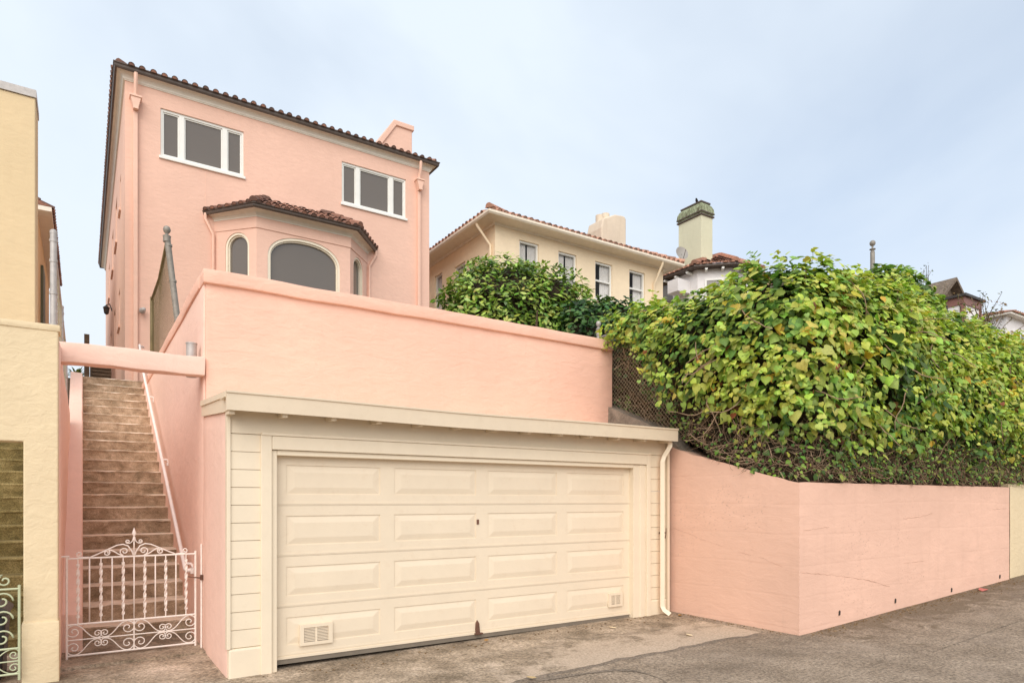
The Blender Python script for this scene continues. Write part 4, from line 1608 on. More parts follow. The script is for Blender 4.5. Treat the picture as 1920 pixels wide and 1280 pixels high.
def sash_window(w, f, root, curtain=True, mat='white_paint'):
    u0, u1, v0, v1 = w
    b = MB()
    b.ring(rect(*w), rect(u0 + .06, u1 - .06, v0 + .06, v1 - .06), f, .06, .15)
    vm = (v0 + v1) / 2
    b.ring(rect(u0 + .06, u1 - .06, vm - .03, vm + .03), rect(u0 + .061, u1 - .061, vm - .001, vm + .001), f, .08, .14)
    fr = b.build('window', M[mat], root)
    b = MB()
    b.poly([f(u, v, .12) for u, v in rect(u0 + .05, u1 - .05, v0 + .05, v1 - .05)])
    b.build('pane', M['glass_clear'], fr)
    b = MB()
    b.poly([f(u, v, .95) for u, v in rect(u0 - .4, u1 + .4, v0 - .3, v1 + .3)])
    for e in (rect(u0 - .4, u1 + .4, v0 - .3, v1 + .3),):
        for i in range(4):
            p, q = e[i], e[(i + 1) % 4]
            b.poly([f(*p, .16), f(*q, .16), f(*q, .95), f(*p, .95)])
    b.build('room', M['room'], fr)
    if curtain:
        W_ = u1 - u0
        for (a, c, gat) in ((u0 + .02, u0 + W_ * .46, 1), (u0 + W_ * .54, u1 - .02, -1)) if curtain == 2 else ((u0 + W_ * .42, u1 - .03, 0),):
            b = MB()
            def fc(s_, t, a=a, c=c, gat=gat):
                pull = gat * .22 * W_ * (.8 - t) ** 2 if t < .8 else 0
                u = a + (c - a) * s_
                u = u - pull * (s_ if gat == 1 else (1 - s_)) if gat else u
                return f(u, v0 + .05 + (v1 - v0 - .1) * t, .18 + .02 * math.sin(s_ * 34))
            b.sheet(40, 8, fc)
            b.build('curtain', M['curtain'], fr, smooth=True)
    b = MB()
    pts = [f(u0 - .08, v0 - .02, -.05), f(u1 + .08, v0 - .02, -.05), f(u1 + .08, v0 - .02, .05), f(u0 - .08, v0 - .02, .05)]
    b.prism(pts, (0, 0, -.07))
    b.build('window_sill', M[mat], fr)


for i, w in enumerate(wins):
    sash_window(w, fr_c, ch_, 2 if i in (0, 1) else 1)
for w in swins:
    sash_window(w, sd_c, ch_, 1)
CBD = [(CX0, 36, -1, 1), (CX0, CY, -1, -1), (CX1, CY, 1, -1), (CX1, 36, 1, 1)]
band(CBD, [(0, ce - .06), (.03, ce - .06), (.06, ce), (.5, ce + .03), (.5, ce + .08), (0, ce + .08)], True).build('soffit', M['white_gutter'], ch_)
band(CBD, [(.46, ce + .01), (.56, ce + .01), (.60, ce + .06), (.60, ce + .13), (.46, ce + .13), (.46, ce + .01)], True).build('gutter', M['white_gutter'], ch_)
b = MB()
EZ = ce + .14
ex0, ex1, ey0, ey1 = CX0 - .56, CX1 + .56, CY - .56, 36.5
run = (ex1 - ex0) / 2
sl = R(25)
rise = run * math.tan(sl)
cxm = (ex0 + ex1) / 2
b.poly([(ex0, ey0, EZ), (ex1, ey0, EZ), (cxm, ey0 + run, EZ + rise)])
b.poly([(ex0, ey0, EZ), (cxm, ey0 + run, EZ + rise), (cxm, ey1, EZ + rise), (ex0, ey1, EZ)])
b.poly([(ex1, ey0, EZ), (ex1, ey1, EZ), (cxm, ey1, EZ + rise), (cxm, ey0 + run, EZ + rise)])
tiles(b, (ex0, ey0, EZ), (ex1, ey0, EZ), (0, math.cos(sl), math.sin(sl)), 4.6, .25, .38, .09, lambda u, v, W: v < min(u, W - u) + .1)
tiles(b, (ex0, ey1, EZ), (ex0, ey0, EZ), (math.cos(sl), 0, math.sin(sl)), 1.6, .25, .38, .09, lambda u, v, W: v < W - u, maxrows=4)
ridge_tiles(b, (ex0, ey0, EZ + .05), (cxm, ey0 + run, EZ + rise + .05), .12)
ridge_tiles(b, (ex1, ey0, EZ + .05), (cxm, ey0 + run, EZ + rise + .05), .12)
b.build('roof', M['tile_red'], ch_, recalc=False)
b = MB()
k1, k2 = on_y(1119, 440, 20.5), on_y(1183, 470, 20.5)
t1, t2 = on_y(1124, 418, 20.5), on_y(1160, 404, 20.5)
zb_, zt_ = ce + .3, on_y(1165, 403, 20.2).z
x0, x1 = k1.x, k2.x - .55
b.prism([(x0, 20.2, zb_), (x1, 20.2, zb_), (x1, 20.2, zt_ - .12), (x1 - .1, 20.2, zt_), (x0 + .75, 20.2, zt_ - .05), (x0 + .1, 20.2, zt_ - .35), (x0, 20.2, zt_ - .75)], (0, .95, 0))
cc = b.build('chimney', M['chimney_tan'], ch_, bevel=.05)
for dx, z in ((.28, zt_ - .28), (.6, zt_ - .14)):
    b = MB()
    b.lathe((x0 + dx, 20.65, z), [(.17, -.1), (.17, .22), (.14, .22), (.13, .1)], 12)
    b.build('flue', M['chimney_tan'], cc, smooth=True, angle=40)
for x in (CX0 - .02, CX1 - .55):
    b = MB()
    y_ = CY - .06
    b.tube([(x, CY - .52, ce + .05), (x, CY - .50, ce - .08), (x, y_, ce - .75), (x, y_, 4.5)] if x > CX0 else [(CX0 - .5, CY + .35, ce + .05), (CX0 - .5, CY + .35, ce - .05), (CX0 - .06, CY + .2, ce - .7), (CX0 - .06, CY + .2, 4.5)], .045, 8)
    b.build('downspout', M['cream_house'], ch_, smooth=True, angle=40)

# ================================================================== WHITE HOUSE WITH GREEN CHIMNEY
wh = thing('white_house', 'white stucco house with red clay tiles, half hidden behind the ivy', 'house', (24, 20, 4.5))
wc = on_y(1308, 497, 19.0)
wx, we = wc.x, wc.z - .25
wp = [(wx, 30.0), (wx, 19.0), (wx + .95, 18.05), (wx + 2.1, 18.05), (wx + 2.1, 19.2), (wx + 9, 19.2)]
b = MB()
for (p, q) in zip(wp, wp[1:]):
    b.poly([(p[0], p[1], 4), (q[0], q[1], 4), (q[0], q[1], we + .14), (p[0], p[1], we + .14)])
b.build('wall', M['white_house'], wh)
dxy = (.95 / math.hypot(.95, .95), -.95 / math.hypot(.95, .95))
fcf = lambda u, v, w: (wx + dxy[0] * u - (-.707) * w * 1, 19.0 + dxy[1] * u + .707 * w, v)
w = (.30, 1.05, we - 1.7, we - .38)
b = MB()
b.ring(rect(*w), rect(w[0] + .07, w[1] - .07, w[2] + .07, w[3] - .07), fcf, -.05, .02)
fr = b.build('window', M['white_paint'], wh)
b = MB()
b.poly([fcf(u, v, -.02) for u, v in rect(w[0] + .06, w[1] - .06, w[2] + .06, w[3] - .06)])
b.build('pane', M['glass'], fr)
a_ = on_x(1247, 545, wx)
b = MB()
fs = lambda u, v, w_: (wx + w_, u, v)
w = (a_.y - .6, a_.y + .5, a_.z - .9, a_.z + .8)
b.ring(rect(*w), rect(w[0] + .09, w[1] - .09, w[2] + .09, w[3] - .09), fs, -.04, .02)
fr = b.build('window', M['white_paint'], wh)
b = MB()
b.poly([fs(u, v, -.015) for u, v in rect(w[0] + .08, w[1] - .08, w[2] + .08, w[3] - .08)])
b.build('pane', M['glass'], fr)
b = MB()
q0, q1 = on_x(1246, 530, wx - .4), on_x(1272, 540, wx - .4)
b.box(wx - .75, wx - .003, q1.y - .3, q0.y - .5, q1.z - .25, q1.z + .30)
b.build('window_box', M['white_house'], wh, bevel=.015)
# eaves, rafters ends, tiles
k = math.tan(R(22.5))
WB = [(wx, 30, -1, 0), (wx, 19.0, -1, -k), (wx + .95, 18.05, -k, -1), (wx + 2.1, 18.05, 1, -1), (wx + 2.1, 19.2, 1, -1), (wx + 9, 19.2, 0, -1)]
band(WB, [(0, we + .05), (.30, we + .05), (.36, we + .02), (.40, we + .06), (.40, we + .15), (0, we + .16)]).build('eave', M['brown_gutter'], wh)
b = MB()
for (p, q) in zip(WB, WB[1:]):
    L = math.hypot(q[0] - p[0], q[1] - p[1])
    if L < 1.16 and p[0] > wx + 1.5:
        continue
    n = max(2, int(L / .62))
    for i in range(n):
        t = (i + .5) / n
        x, y = p[0] + (q[0] - p[0]) * t, p[1] + (q[1] - p[1]) * t
        nx, ny = (q[1] - p[1]) / L, -(q[0] - p[0]) / L
        b = MB()
        b.tube([(x, y, we - .04), (x + nx * .32, y + ny * .32, we - .02)], .06, 6)
        b.build('rafter_end', M['white_paint'], wh)
b = MB()
o = .42
ev = [Vector((x + nx * o, y + ny * o, we + .15)) for x, y, nx, ny in WB]
apex = Vector((wx + 5.9, 22.6, we + 2.95))
apex0 = Vector((wx + 5.9, 30.0, we + 2.95))
tops = [apex0, apex, apex, apex, apex, Vector((wx + 9, 22.6, we + 2.7))]
for i in range(5):
    if tops[i] == tops[i + 1]:
        b.poly([ev[i], ev[i + 1], tops[i]])
    else:
        b.poly([ev[i], ev[i + 1], tops[i + 1], tops[i]])
    a, c = ev[i], ev[i + 1]
    al = (c - a).normalized()
    mid = (tops[i] + tops[i + 1]) / 2 - (a + c) / 2
    upv = mid - al * mid.dot(al)
    L = upv.length
    upv.normalize()
    W = (c - a).length
    tu0, tu1 = (tops[i] - a).dot(al), (tops[i + 1] - a).dot(al)
    tiles(b, a, c, upv, L, .26, .40, .095, lambda u, v, W_, L=L, tu0=tu0, tu1=tu1, W=W: u > tu0 * v / L and u < W + (tu1 - W) * v / L)
for i in (1, 2, 3):
    ridge_tiles(b, ev[i] + Vector((0, 0, .05)), tops[i] + Vector((0, 0, .05)), .13)
b.build('roof', M['tile_red'], wh, recalc=False)
# tall green chimney
gc0, gc1, gc2 = on_y(1286, 460, 20.6), on_y(1315, 460, 20.0), on_y(1336, 460, 20.0)
cx0, cx1 = gc1.x, gc2.x
ctop = on_y(1315, 402, 20.0).z
b = MB()
b.box(cx0, cx1, 20.0, 21.35, we, ctop)
gch = b.build('chimney', M['chimney_green'], wh, bevel=.015)
b = MB()
cm, cym = (cx0 + cx1) / 2, 20.675
hw, hd = (cx1 - cx0) / 2, .675
def loop(ow, z):
    return [(cm - hw - ow, cym - hd - ow, z), (cm + hw + ow, cym - hd - ow, z), (cm + hw + ow, cym + hd + ow, z), (cm - hw - ow, cym + hd + ow, z)]
pr = [(.04, 0), (.05, .07), (.02, .07), (.02, .13), (.06, .13), (.06, .2), (.04, .38), (-.02, .52), (-.10, .62), (-.07, .63), (-.07, .68)]
rows = [b.vs(loop(o_, ctop + z)) for o_, z in pr]
for a, c in zip(rows, rows[1:]):
    for i in range(4):
        j = (i + 1) % 4
        b.bm.faces.new([a[i], a[j], c[j], c[i]])
b.bm.faces.new(rows[-1])
b.build('cap', M['copper'], gch)
b = MB()
for z0_, z1_, o_ in ((.0, .06, .062), (.135, .185, .072), (.625, .69, -.06)):
    b.box(cm - hw - o_, cm + hw + o_, cym - hd - o_, cym + hd + o_, ctop + z0_, ctop + z1_)
b.build('cap_band', M['brown_gutter'], gch)

dish = thing('satellite_dish', 'round grey satellite dish beside the green chimney', 'satellite dish', on_y(1279, 475, 20.4))
dc = on_y(1279, 474, 20.4)
b = MB()
m = 18
axis = Vector((-.35, -.85, .38)).normalized()
uu = axis.cross(Vector((0, 0, 1))).normalized()
vv_ = uu.cross(axis)
rows = []
for i in range(6):
    r_ = .34 * i / 5
    rows.append([dc + (uu * math.cos(2 * PI * j / m) * .85 + vv_ * math.sin(2 * PI * j / m) * 1.05) * r_ + axis * (-.09 + .09 * (i / 5) ** 2) for j in range(m)])
vs_ = [b.vs(r_) for r_ in rows[1:]]
c0 = b.bm.verts.new(rows[0][0])
for j in range(m):
    b.bm.faces.new([c0, vs_[0][j], vs_[0][(j + 1) % m]])
for a, c in zip(vs_, vs_[1:]):
    for j in range(m):
        q = (j + 1) % m
        b.bm.faces.new([a[j], c[j], c[q], a[q]])
b.build('reflector', M['dish'], dish, smooth=True)
b = MB()
b.tube([dc - axis * .09, dc - axis * .15 + Vector((0, 0, -.15)), dc - axis * .15 + Vector((0, 0, -1.0))], .025, 6)
b.tube([dc - vv_ * .32, dc + axis * .35 - vv_ * .12], .012, 5)
b.build('mount', M['dark_metal'], dish)

bird = thing('bird', 'small dark bird perched on top of the green chimney cap', 'bird', (cm, cym, ctop + .68))
bp = Vector((cm - .18, cym - .25, ctop + .68))
b = MB()
b.tube([bp + Vector((.17, .10, .04)), bp + Vector((.08, .05, .075)), bp + Vector((.0, 0, .11)), bp + Vector((-.06, -.03, .15)), bp + Vector((-.09, -.045, .19)), bp + Vector((-.125, -.06, .19)), bp + Vector((-.16, -.075, .18))], [.012, .025, .062, .058, .04, .03, .004], 8)
b.build('body', M['feather'], bird, smooth=True)
b = MB()
for s_ in (-.02, .02):
    b.tube([bp + Vector((s_, s_, .07)), bp + Vector((s_ - .01, s_, 0))], .006, 4)
b.build('leg', M['feather'], bird)

# ball topped pole, brown box bay house and far tiled house on the right
pt = on_y(1636, 450, 12.5)
pole = thing('ball_topped_pole', 'tall olive pole with a round ball finial rising behind the ivy', 'pole', (pt.x, 12.5, 4))
b = MB()
b.lathe((pt.x, 12.5, 4), [(.085, 0), (.075, pt.z - 4 - .42), (.055, pt.z - 4 - .40), (.055, pt.z - 4 - .34)], 12)
b.build('shaft', M['galv'], pole, smooth=True, angle=40)
b = MB()
b.lathe((pt.x, 12.5, pt.z - .2), [(.06, -.16), (.10, -.145), (.10, -.12), (.03, -.1), (.03, -.02), (.07, .005), (.095, .05), (.10, .09), (.09, .13), (.05, .175), (.01, .19)], 14)
b.build('finial', M['galv'], pole, smooth=True, angle=50)

bh_a = on_y(1808, 600, 12.0)
bx, by = bh_a.x, 12.0
btop = on_y(1808, 553, 12.0).z
bh = thing('brown_bay_house', 'shingled gable house with a brown framed glass box bay behind the bare shrub', 'house', (bx + 1, by + 1, 4))
b = MB()
b.box(bx, bx + 4, by + 1.5, by + 8, 3, btop + .1)
b.build('wall', M['shingle'], bh)
b = MB()
for (x0, x1, y0, y1) in ((bx, bx + .16, by, by + .16), (bx, bx + .16, by + 1.3, by + 1.5), (bx + 1.45, bx + 1.6, by, by + .16)):
    b.box(x0, x1, y0, y1, 3, btop - .32)
b.box(bx, bx + 1.6, by, by + 1.5, btop - .35, btop - .04)
b.box(bx, bx + 1.6, by, by + 1.5, 3, btop - 1.9)
b.build('bay', M['brown_trim'], bh)
b = MB()
b.box(bx - .1, bx + 1.75, by - .1, by + 1.55, btop - .04, btop + .06)
b.build('bay_roof', M['dark_metal'], bh)
b = MB()
b.box(bx + .05, bx + .06, by + .1, by + 1.4, btop - 1.92, btop - .33)
b.box(bx + .1, bx + 1.5, by + .05, by + .06, btop - 1.92, btop - .33)
b.build('pane', M['curtain'], bh)
gp = on_y(1776, 524, 14.0)
b = MB()
gx = gp.x
for sgn in (-1, 1):
    b.prism([(gx, 13.6, gp.z), (gx + sgn * 2.2, 13.6, gp.z - 1.75), (gx + sgn * 2.2, 13.6, gp.z - 1.9), (gx, 13.6, gp.z - .16)], (0, 6, 0))
b.build('roof', M['shingle'], bh)
b = MB()
b.prism([(gx, 14.0, gp.z - .12), (gx - 2, 14.0, gp.z - 1.7), (gx - 2, 14.0, 3), (gx + 2, 14.0, 3), (gx + 2, 14.0, gp.z - 1.7)], (0, 5, 0))
b.build('gable', M['shingle'], bh)

fh_a = on_y(1886, 583, 15.0)
fx, fz = fh_a.x, on_y(1886, 588, 15).z
fh = thing('tiled_house', 'pale stucco house with orange tile roof at the far right edge', 'house', (fx, 16, 3))
b = MB()
b.box(fx, fx + 14, 15.0, 26, 2, fz - .1)
b.build('wall', M['white_house'], fh)
b = MB()
b.box(fx - .35, fx + 14.3, 14.65, 26, fz - .1, fz)
b.build('eave', M['soffit'], fh)
b = MB()
hp = Vector((fx + 5, 20, fz + 1.5))
b.poly([(fx - .4, 14.6, fz + .01), (fx + 14, 14.6, fz + .01), (fx + 10, 20, fz + 1.5), hp])
b.poly([(fx - .4, 14.6, fz + .01), hp, (fx + 5, 26, fz + 1.5), (fx - .4, 26, fz + .01)])
tiles(b, (fx - .4, 26, fz + .02), (fx - .4, 14.6, fz + .02), (5.4, 0, 1.5), 5.0, .27, .42, .10, lambda u, v, W: v < (W - u) * 1.0)
tiles(b, (fx - .4, 14.6, fz + .02), (fx + 14, 14.6, fz + .02), (0, 5.4, 1.5), 4.6, .27, .42, .10, lambda u, v, W: v < u)
b.build('roof', M['tile_red'], fh, recalc=False)
b = MB()
b.ring(rect(fx + .9, fx + 3.6, fz - 2.6, fz - .75), rect(fx + 1.02, fx + 3.48, fz - 2.5, fz - .85), lambda u, v, w: (u, 14.95 + w, v), 0, .05)
for q in (1.85, 2.65):
    b.box(fx + q - .04, fx + q + .04, 14.96, 14.995, fz - 2.5, fz - .85)
fr = b.build('window', M['white_paint'], fh)
b = MB()
b.box(fx + 1, fx + 3.5, 14.985, 14.994, fz - 2.52, fz - .83)
b.build('pane', M['glass'], fr)

# wooden louvred gate and post at the top of the stairs
lg = thing('louvred_gate', 'brown slatted wooden gate at the top of the concrete stairs', 'gate', (.35, 19.2, 4.3))
b = MB()
for i in range(9):
    z = 4.36 + i * .085
    b.prism([(.16, 19.2, z), (.16, 19.24, z + .092), (.16, 19.255, z + .092), (.16, 19.215, z)], (.44, 0, 0))
b.build('slats', M['wood'], lg)
b = MB()
b.box(.03, .14, 19.17, 19.28, 4.3, 5.68)
b.build('post', M['wood'], lg)
b = MB()
b.box(.15, .185, 19.19, 19.27, 4.3, 5.25)
b.build('stile', M['wood'], lg)

# ================================================================== PLANTS
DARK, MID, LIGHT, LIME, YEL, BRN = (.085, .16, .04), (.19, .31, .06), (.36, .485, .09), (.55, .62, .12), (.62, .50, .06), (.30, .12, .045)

ivy = thing('ivy_hedge', 'large overgrown ivy hedge with lime and dark leaves spilling over the pink retaining wall', 'hedge', (9.5, 5.2, 1.8))
# plan line of the hedge (outer foot), outward normal to -x then -y
PL = [(7.62, 8.5), (7.50, 7.6), (7.40, 6.4), (7.42, 5.5), (7.62, 4.98), (8.2, 4.82), (10, 4.80), (13, 4.80), (17.5, 4.82)]
seg_l = [math.hypot(b_[0] - a[0], b_[1] - a[1]) for a, b_ in zip(PL, PL[1:])]
tot_l = sum(seg_l)


def plan(s_):
    d = s_ * tot_l
    for (a, b_), L in zip(zip(PL, PL[1:]), seg_l):
        if d <= L or b_ is PL[-1]:
            t = d / L
            x, y = a[0] + (b_[0] - a[0]) * t, a[1] + (b_[1] - a[1]) * t
            return x, y
        d -= L


def plan_n(s_):
    a, c = plan(max(0, s_ - .03)), plan(min(1, s_ + .03))
    dx, dy = c[0] - a[0], c[1] - a[1]
    L = math.hypot(dx, dy)
    return dy / L, -dx / L      # right of travel = outwards (towards street)


def outn(s_):
    nx, ny = plan_n(s_)
    return nx, ny


ZT = [(0, 4.70), (.06, 4.73), (.12, 4.62), (.18, 4.60), (.22, 4.70), (.30, 4.76), (.36, 4.68), (.42, 4.55), (.6, 4.5), (1, 4.5)]
ZB = [(0, 4.25), (.05, 4.1), (.09, 3.5), (.12, 2.6), (.2, 2.03), (.26, 1.86), (1, 1.84)]


def interp(T, s_):
    for (a, va), (c, vc) in zip(T, T[1:]):
        if s_ <= c:
            return va + (vc - va) * (s_ - a) / (c - a)
    return T[-1][1]


# profile across: (out, height fraction)
PR = [(0.00, 0.0), (.02, .10), (.13, .22), (.30, .40), (.36, .60), (.32, .78), (.16, .92), (-.10, 1.0), (-.45, 1.0), (-.8, .93), (-1.1, .75), (-1.2, .4)]


def surf(s_, t):
    x, y = plan(s_)
    nx, ny = outn(s_)
    k = t * (len(PR) - 1)
    i = min(int(k), len(PR) - 2)
    f = k - i
    o = PR[i][0] + (PR[i + 1][0] - PR[i][0]) * f
    h = PR[i][1] + (PR[i + 1][1] - PR[i][1]) * f
    zb, zt = interp(ZB, s_), interp(ZT, s_)
    kk = min(1, (zt - zb) / 2.0)
    return Vector((x + nx * o * (.4 + .6 * kk), y + ny * o * (.4 + .6 * kk), zb + (zt - zb) * h))


def surf_n(s_, t):
    a, c = surf(s_, max(0, t - .04)), surf(s_, min(1, t + .04))
    tx = plan(max(0, s_ - .02))
    ty = plan(min(1, s_ + .02))
    al = Vector((ty[0] - tx[0], ty[1] - tx[1], 0)).normalized()
    n = al.cross(c - a)
    n.normalize()
    nx, ny = outn(s_)
    if t < .6 and n.x * nx + n.y * ny < 0:
        n = -n
    if t >= .6 and n.z < 0:
        n = -n
    return n


def lump(p):
    return .17 * noise.noise(p * .9) + .15 * noise.noise(p * 2.1 + Vector((7, 1, 3)))


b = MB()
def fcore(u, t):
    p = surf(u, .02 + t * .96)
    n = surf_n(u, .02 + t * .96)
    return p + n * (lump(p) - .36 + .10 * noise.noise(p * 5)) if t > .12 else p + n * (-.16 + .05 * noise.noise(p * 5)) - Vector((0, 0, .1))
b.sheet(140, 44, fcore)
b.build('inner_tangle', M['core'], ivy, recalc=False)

P, NN, TP, SZ, CO = [], [], [], [], []
NL = 37000
for i in range(NL):
    u = .018 + .982 * random.random() ** .85
    t = .01 + .82 * random.random()
    p = surf(u, t)
    n = surf_n(u, t)
    h = (p.z - 1.8) / 3
    low = t < .10 + .14 * random.random() + .06 * noise.noise(p * 1.7) + (.06 if .07 < u < .20 else 0)
    if low and random.random() < (.80 if .07 < u < .20 else .62):
        continue
    gap = noise.noise(p * 1.5 + Vector((3, 9, 1)))
    dep = -.28 * random.random() ** 1.3
    if gap < -.2 and random.random() < .75:
        dep -= .12
        if random.random() < .42:
            continue
    q = p + n * (lump(p) + dep + .06 * random.gauss(0, 1) + .10 * max(0, gap))
    up = Vector((0, 0, 1))
    nn = n * .8 + up * (.35 + .4 * random.random()) + Vector((random.gauss(0, .38), random.gauss(0, .38), random.gauss(0, .3)))
    tp = Vector((0, 0, -1)) + n * .35 + Vector((random.gauss(0, .45), random.gauss(0, .45), random.gauss(0, .25)))
    near = max(0, 1 - abs(u - .3) / .45)
    s_ = (.038 + .042 * random.random() + .075 * random.random() ** 5) * (.85 + .40 * near)
    if low:
        s_ *= .52
        q = p + n * random.uniform(-.06, .06)
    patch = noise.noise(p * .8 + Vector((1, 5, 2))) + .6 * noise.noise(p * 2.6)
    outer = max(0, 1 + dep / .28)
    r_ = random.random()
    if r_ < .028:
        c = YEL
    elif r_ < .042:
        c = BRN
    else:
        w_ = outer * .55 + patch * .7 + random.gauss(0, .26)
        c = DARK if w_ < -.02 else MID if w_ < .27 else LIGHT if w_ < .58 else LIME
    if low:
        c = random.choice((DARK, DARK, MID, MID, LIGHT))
    P.append(q); NN.append(nn); TP.append(tp); SZ.append(s_); CO.append([x * random.uniform(.8, 1.2) for x in c])
# sprays of young leaves standing out from the mass
for i in range(430):
    u = random.random() ** .85
    t = .2 + .5 * random.random()
    p = surf(u, t)
    n = surf_n(u, t)
    p = p + n * (lump(p) + .02)
    d = (n * 1.0 + Vector((random.gauss(0, .5), random.gauss(0, .5), random.uniform(-.6, .5)))).normalized()
    col = LIME if random.random() < .6 else LIGHT
    if random.random() < .05:
        col = YEL
    L = random.uniform(.10, .26)
    for j in range(random.randint(6, 13)):
        f = j / 12
        q = p + d * L * f + Vector((random.gauss(0, .035), random.gauss(0, .035), random.gauss(0, .035) - .10 * f * f))
        nn = n * .6 + Vector((random.gauss(0, .5), random.gauss(0, .5), .7))
        P.append(q); NN.append(nn); TP.append(d * .8 + Vector((random.gauss(0, .6), random.gauss(0, .6), -.5)))
        SZ.append((.078 - .035 * f) * random.uniform(.8, 1.2)); CO.append([x * random.uniform(.85, 1.2) for x in col])
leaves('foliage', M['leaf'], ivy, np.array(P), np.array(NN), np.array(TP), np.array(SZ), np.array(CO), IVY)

# dry stems: tangle over the wall top, and bare runners over the face
b = MB()
for i in range(2600):
    u = .035 + .965 * random.random()
    x, y = plan(u)
    nx, ny = outn(u)
    zb = interp(ZB, u)
    if u < .13:
        zb = max(top_side(min(8.6, y)), 1.9)
    z = zb + .10 + random.random() ** 1.4 * (.62 if u > .13 else 1.3)
    p = Vector((x + nx * random.uniform(-.14, .04), y + ny * random.uniform(-.14, .04), z))
    if u < .13:
        p += Vector((.22, 0, 0))
    d = Vector((random.gauss(0, 1), random.gauss(0, 1), random.gauss(0, .8)))
    d -= Vector((nx, ny, 0)) * d.dot(Vector((nx, ny, 0))) * .8
    d.normalize()
    pts = [p]
    for k in range(4):
        d = (d + Vector((random.gauss(0, .4), random.gauss(0, .4), random.gauss(0, .4) - .05))).normalized()
        q = pts[-1] + d * random.uniform(.05, .11)
        q.z = max(q.z, zb - .01)
        pts.append(q)
    b.tube(pts, random.choice((.0018, .0022, .003, .0045)), 3, caps=False)
for i in range(130):
    u, t = .06 + .94 * random.random(), .2 + .55 * random.random()
    p = surf(u, t)
    n = surf_n(u, t)
    p = p + n * (lump(p) - .03)
    d = Vector((random.gauss(0, .7), random.gauss(0, .7), -1)).normalized()
    pts = [p]
    for k in range(6):
        d = (d + Vector((random.gauss(0, .3), random.gauss(0, .3), random.gauss(0, .2)))).normalized()
        pts.append(pts[-1] + d * .10)
    b.tube(pts, [.009, .008, .008, .007, .006, .005, .004], 4, caps=False)
b.build('stems', M['twig'], ivy)
# flower umbels on the crest
for i in range(20):
    u = .16 + .8 * random.random()
    p = surf(u, .62 + .08 * random.random())
    p = p + Vector((0, 0, lump(p) - .05))
    tp = p + Vector((random.gauss(0, .05), random.gauss(0, .05), random.uniform(.08, .22)))
    b = MB()
    b.tube([p, (p + tp) / 2 + Vector((.01, .0, .01)), tp], .0035, 4)
    b.lathe((tp.x, tp.y, tp.z - .02), [(.003, 0), (.013, .006), (.019, .016), (.013, .026), (.002, .034)], 6)
    b.build('flower_head', M['dark_metal'], ivy)


def bush(name, label, cat, c, rad, n, size, tmpl, mat, cols, power=2.6, upness=.5, trunk=True, lumpk=.12, gapk=-.28, core=.80):
    c, rad = Vector(c), Vector(rad)
    root = thing(name, label, cat, (c.x, c.y, c.z - rad.z))
    P, NN, TP, SZ, CO = [], [], [], [], []
    def surfp(d):
        k = (abs(d.x) ** power + abs(d.y) ** power + abs(d.z) ** power) ** (-1 / power)
        d2 = d * k
        q = Vector((d2.x * rad.x, d2.y * rad.y, d2.z * rad.z)) + c
        l = 1 + lumpk * noise.noise(q * 1.1) + lumpk * .7 * noise.noise(q * 2.6)
        return c + (q - c) * l, d2
    for i in range(n):
        d = Vector((random.gauss(0, 1), random.gauss(0, 1), random.gauss(0, 1))).normalized()
        if d.y > .55 and random.random() < .7:
            continue
        q, d2 = surfp(d)
        if noise.noise(q * 2.2 + Vector((4, 4, 4))) < gapk and random.random() < .75:
            continue
        dep = random.random() ** 1.6
        p = c + (q - c) * (1 - .20 * dep)
        nn = Vector((d.x / rad.x, d.y / rad.y, d.z / rad.z)).normalized()
        tp = nn * .7 + Vector((random.gauss(0, .6), random.gauss(0, .6), random.gauss(0, .45) + upness))
        nv = nn * .7 + Vector((random.gauss(0, .5), random.gauss(0, .5), .6 + random.gauss(0, .3)))
        P.append(p); NN.append(nv); TP.append(tp)
        SZ.append(size * random.uniform(.7, 1.25))
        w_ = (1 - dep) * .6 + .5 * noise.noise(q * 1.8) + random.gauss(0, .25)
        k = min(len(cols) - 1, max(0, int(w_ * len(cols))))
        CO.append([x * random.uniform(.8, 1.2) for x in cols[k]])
    leaves('crown', mat, root, np.array(P), np.array(NN), np.array(TP), np.array(SZ), np.array(CO), tmpl)
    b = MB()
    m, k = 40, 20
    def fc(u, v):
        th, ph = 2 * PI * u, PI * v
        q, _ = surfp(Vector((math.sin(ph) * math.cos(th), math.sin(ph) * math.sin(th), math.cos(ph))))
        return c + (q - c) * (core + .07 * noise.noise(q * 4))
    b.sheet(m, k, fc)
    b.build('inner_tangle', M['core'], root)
    if trunk:
        b = MB()
        for i in range(5):
            p = Vector((c.x + random.uniform(-.5, .5) * rad.x, c.y - rad.y * .4 + random.uniform(-.2, .2), c.z - rad.z - .6))
            pts = [p]
            d = Vector((random.gauss(0, .2), random.gauss(0, .2), 1))
            for k_ in range(5):
                d = (d + Vector((random.gauss(0, .25), random.gauss(0, .25), 0))).normalized()
                pts.append(pts[-1] + d * rad.z * .36)
            b.tube(pts, [.07, .06, .05, .04, .03, .02], 6)
        b.build('trunk', M['bark'], root)
    return root


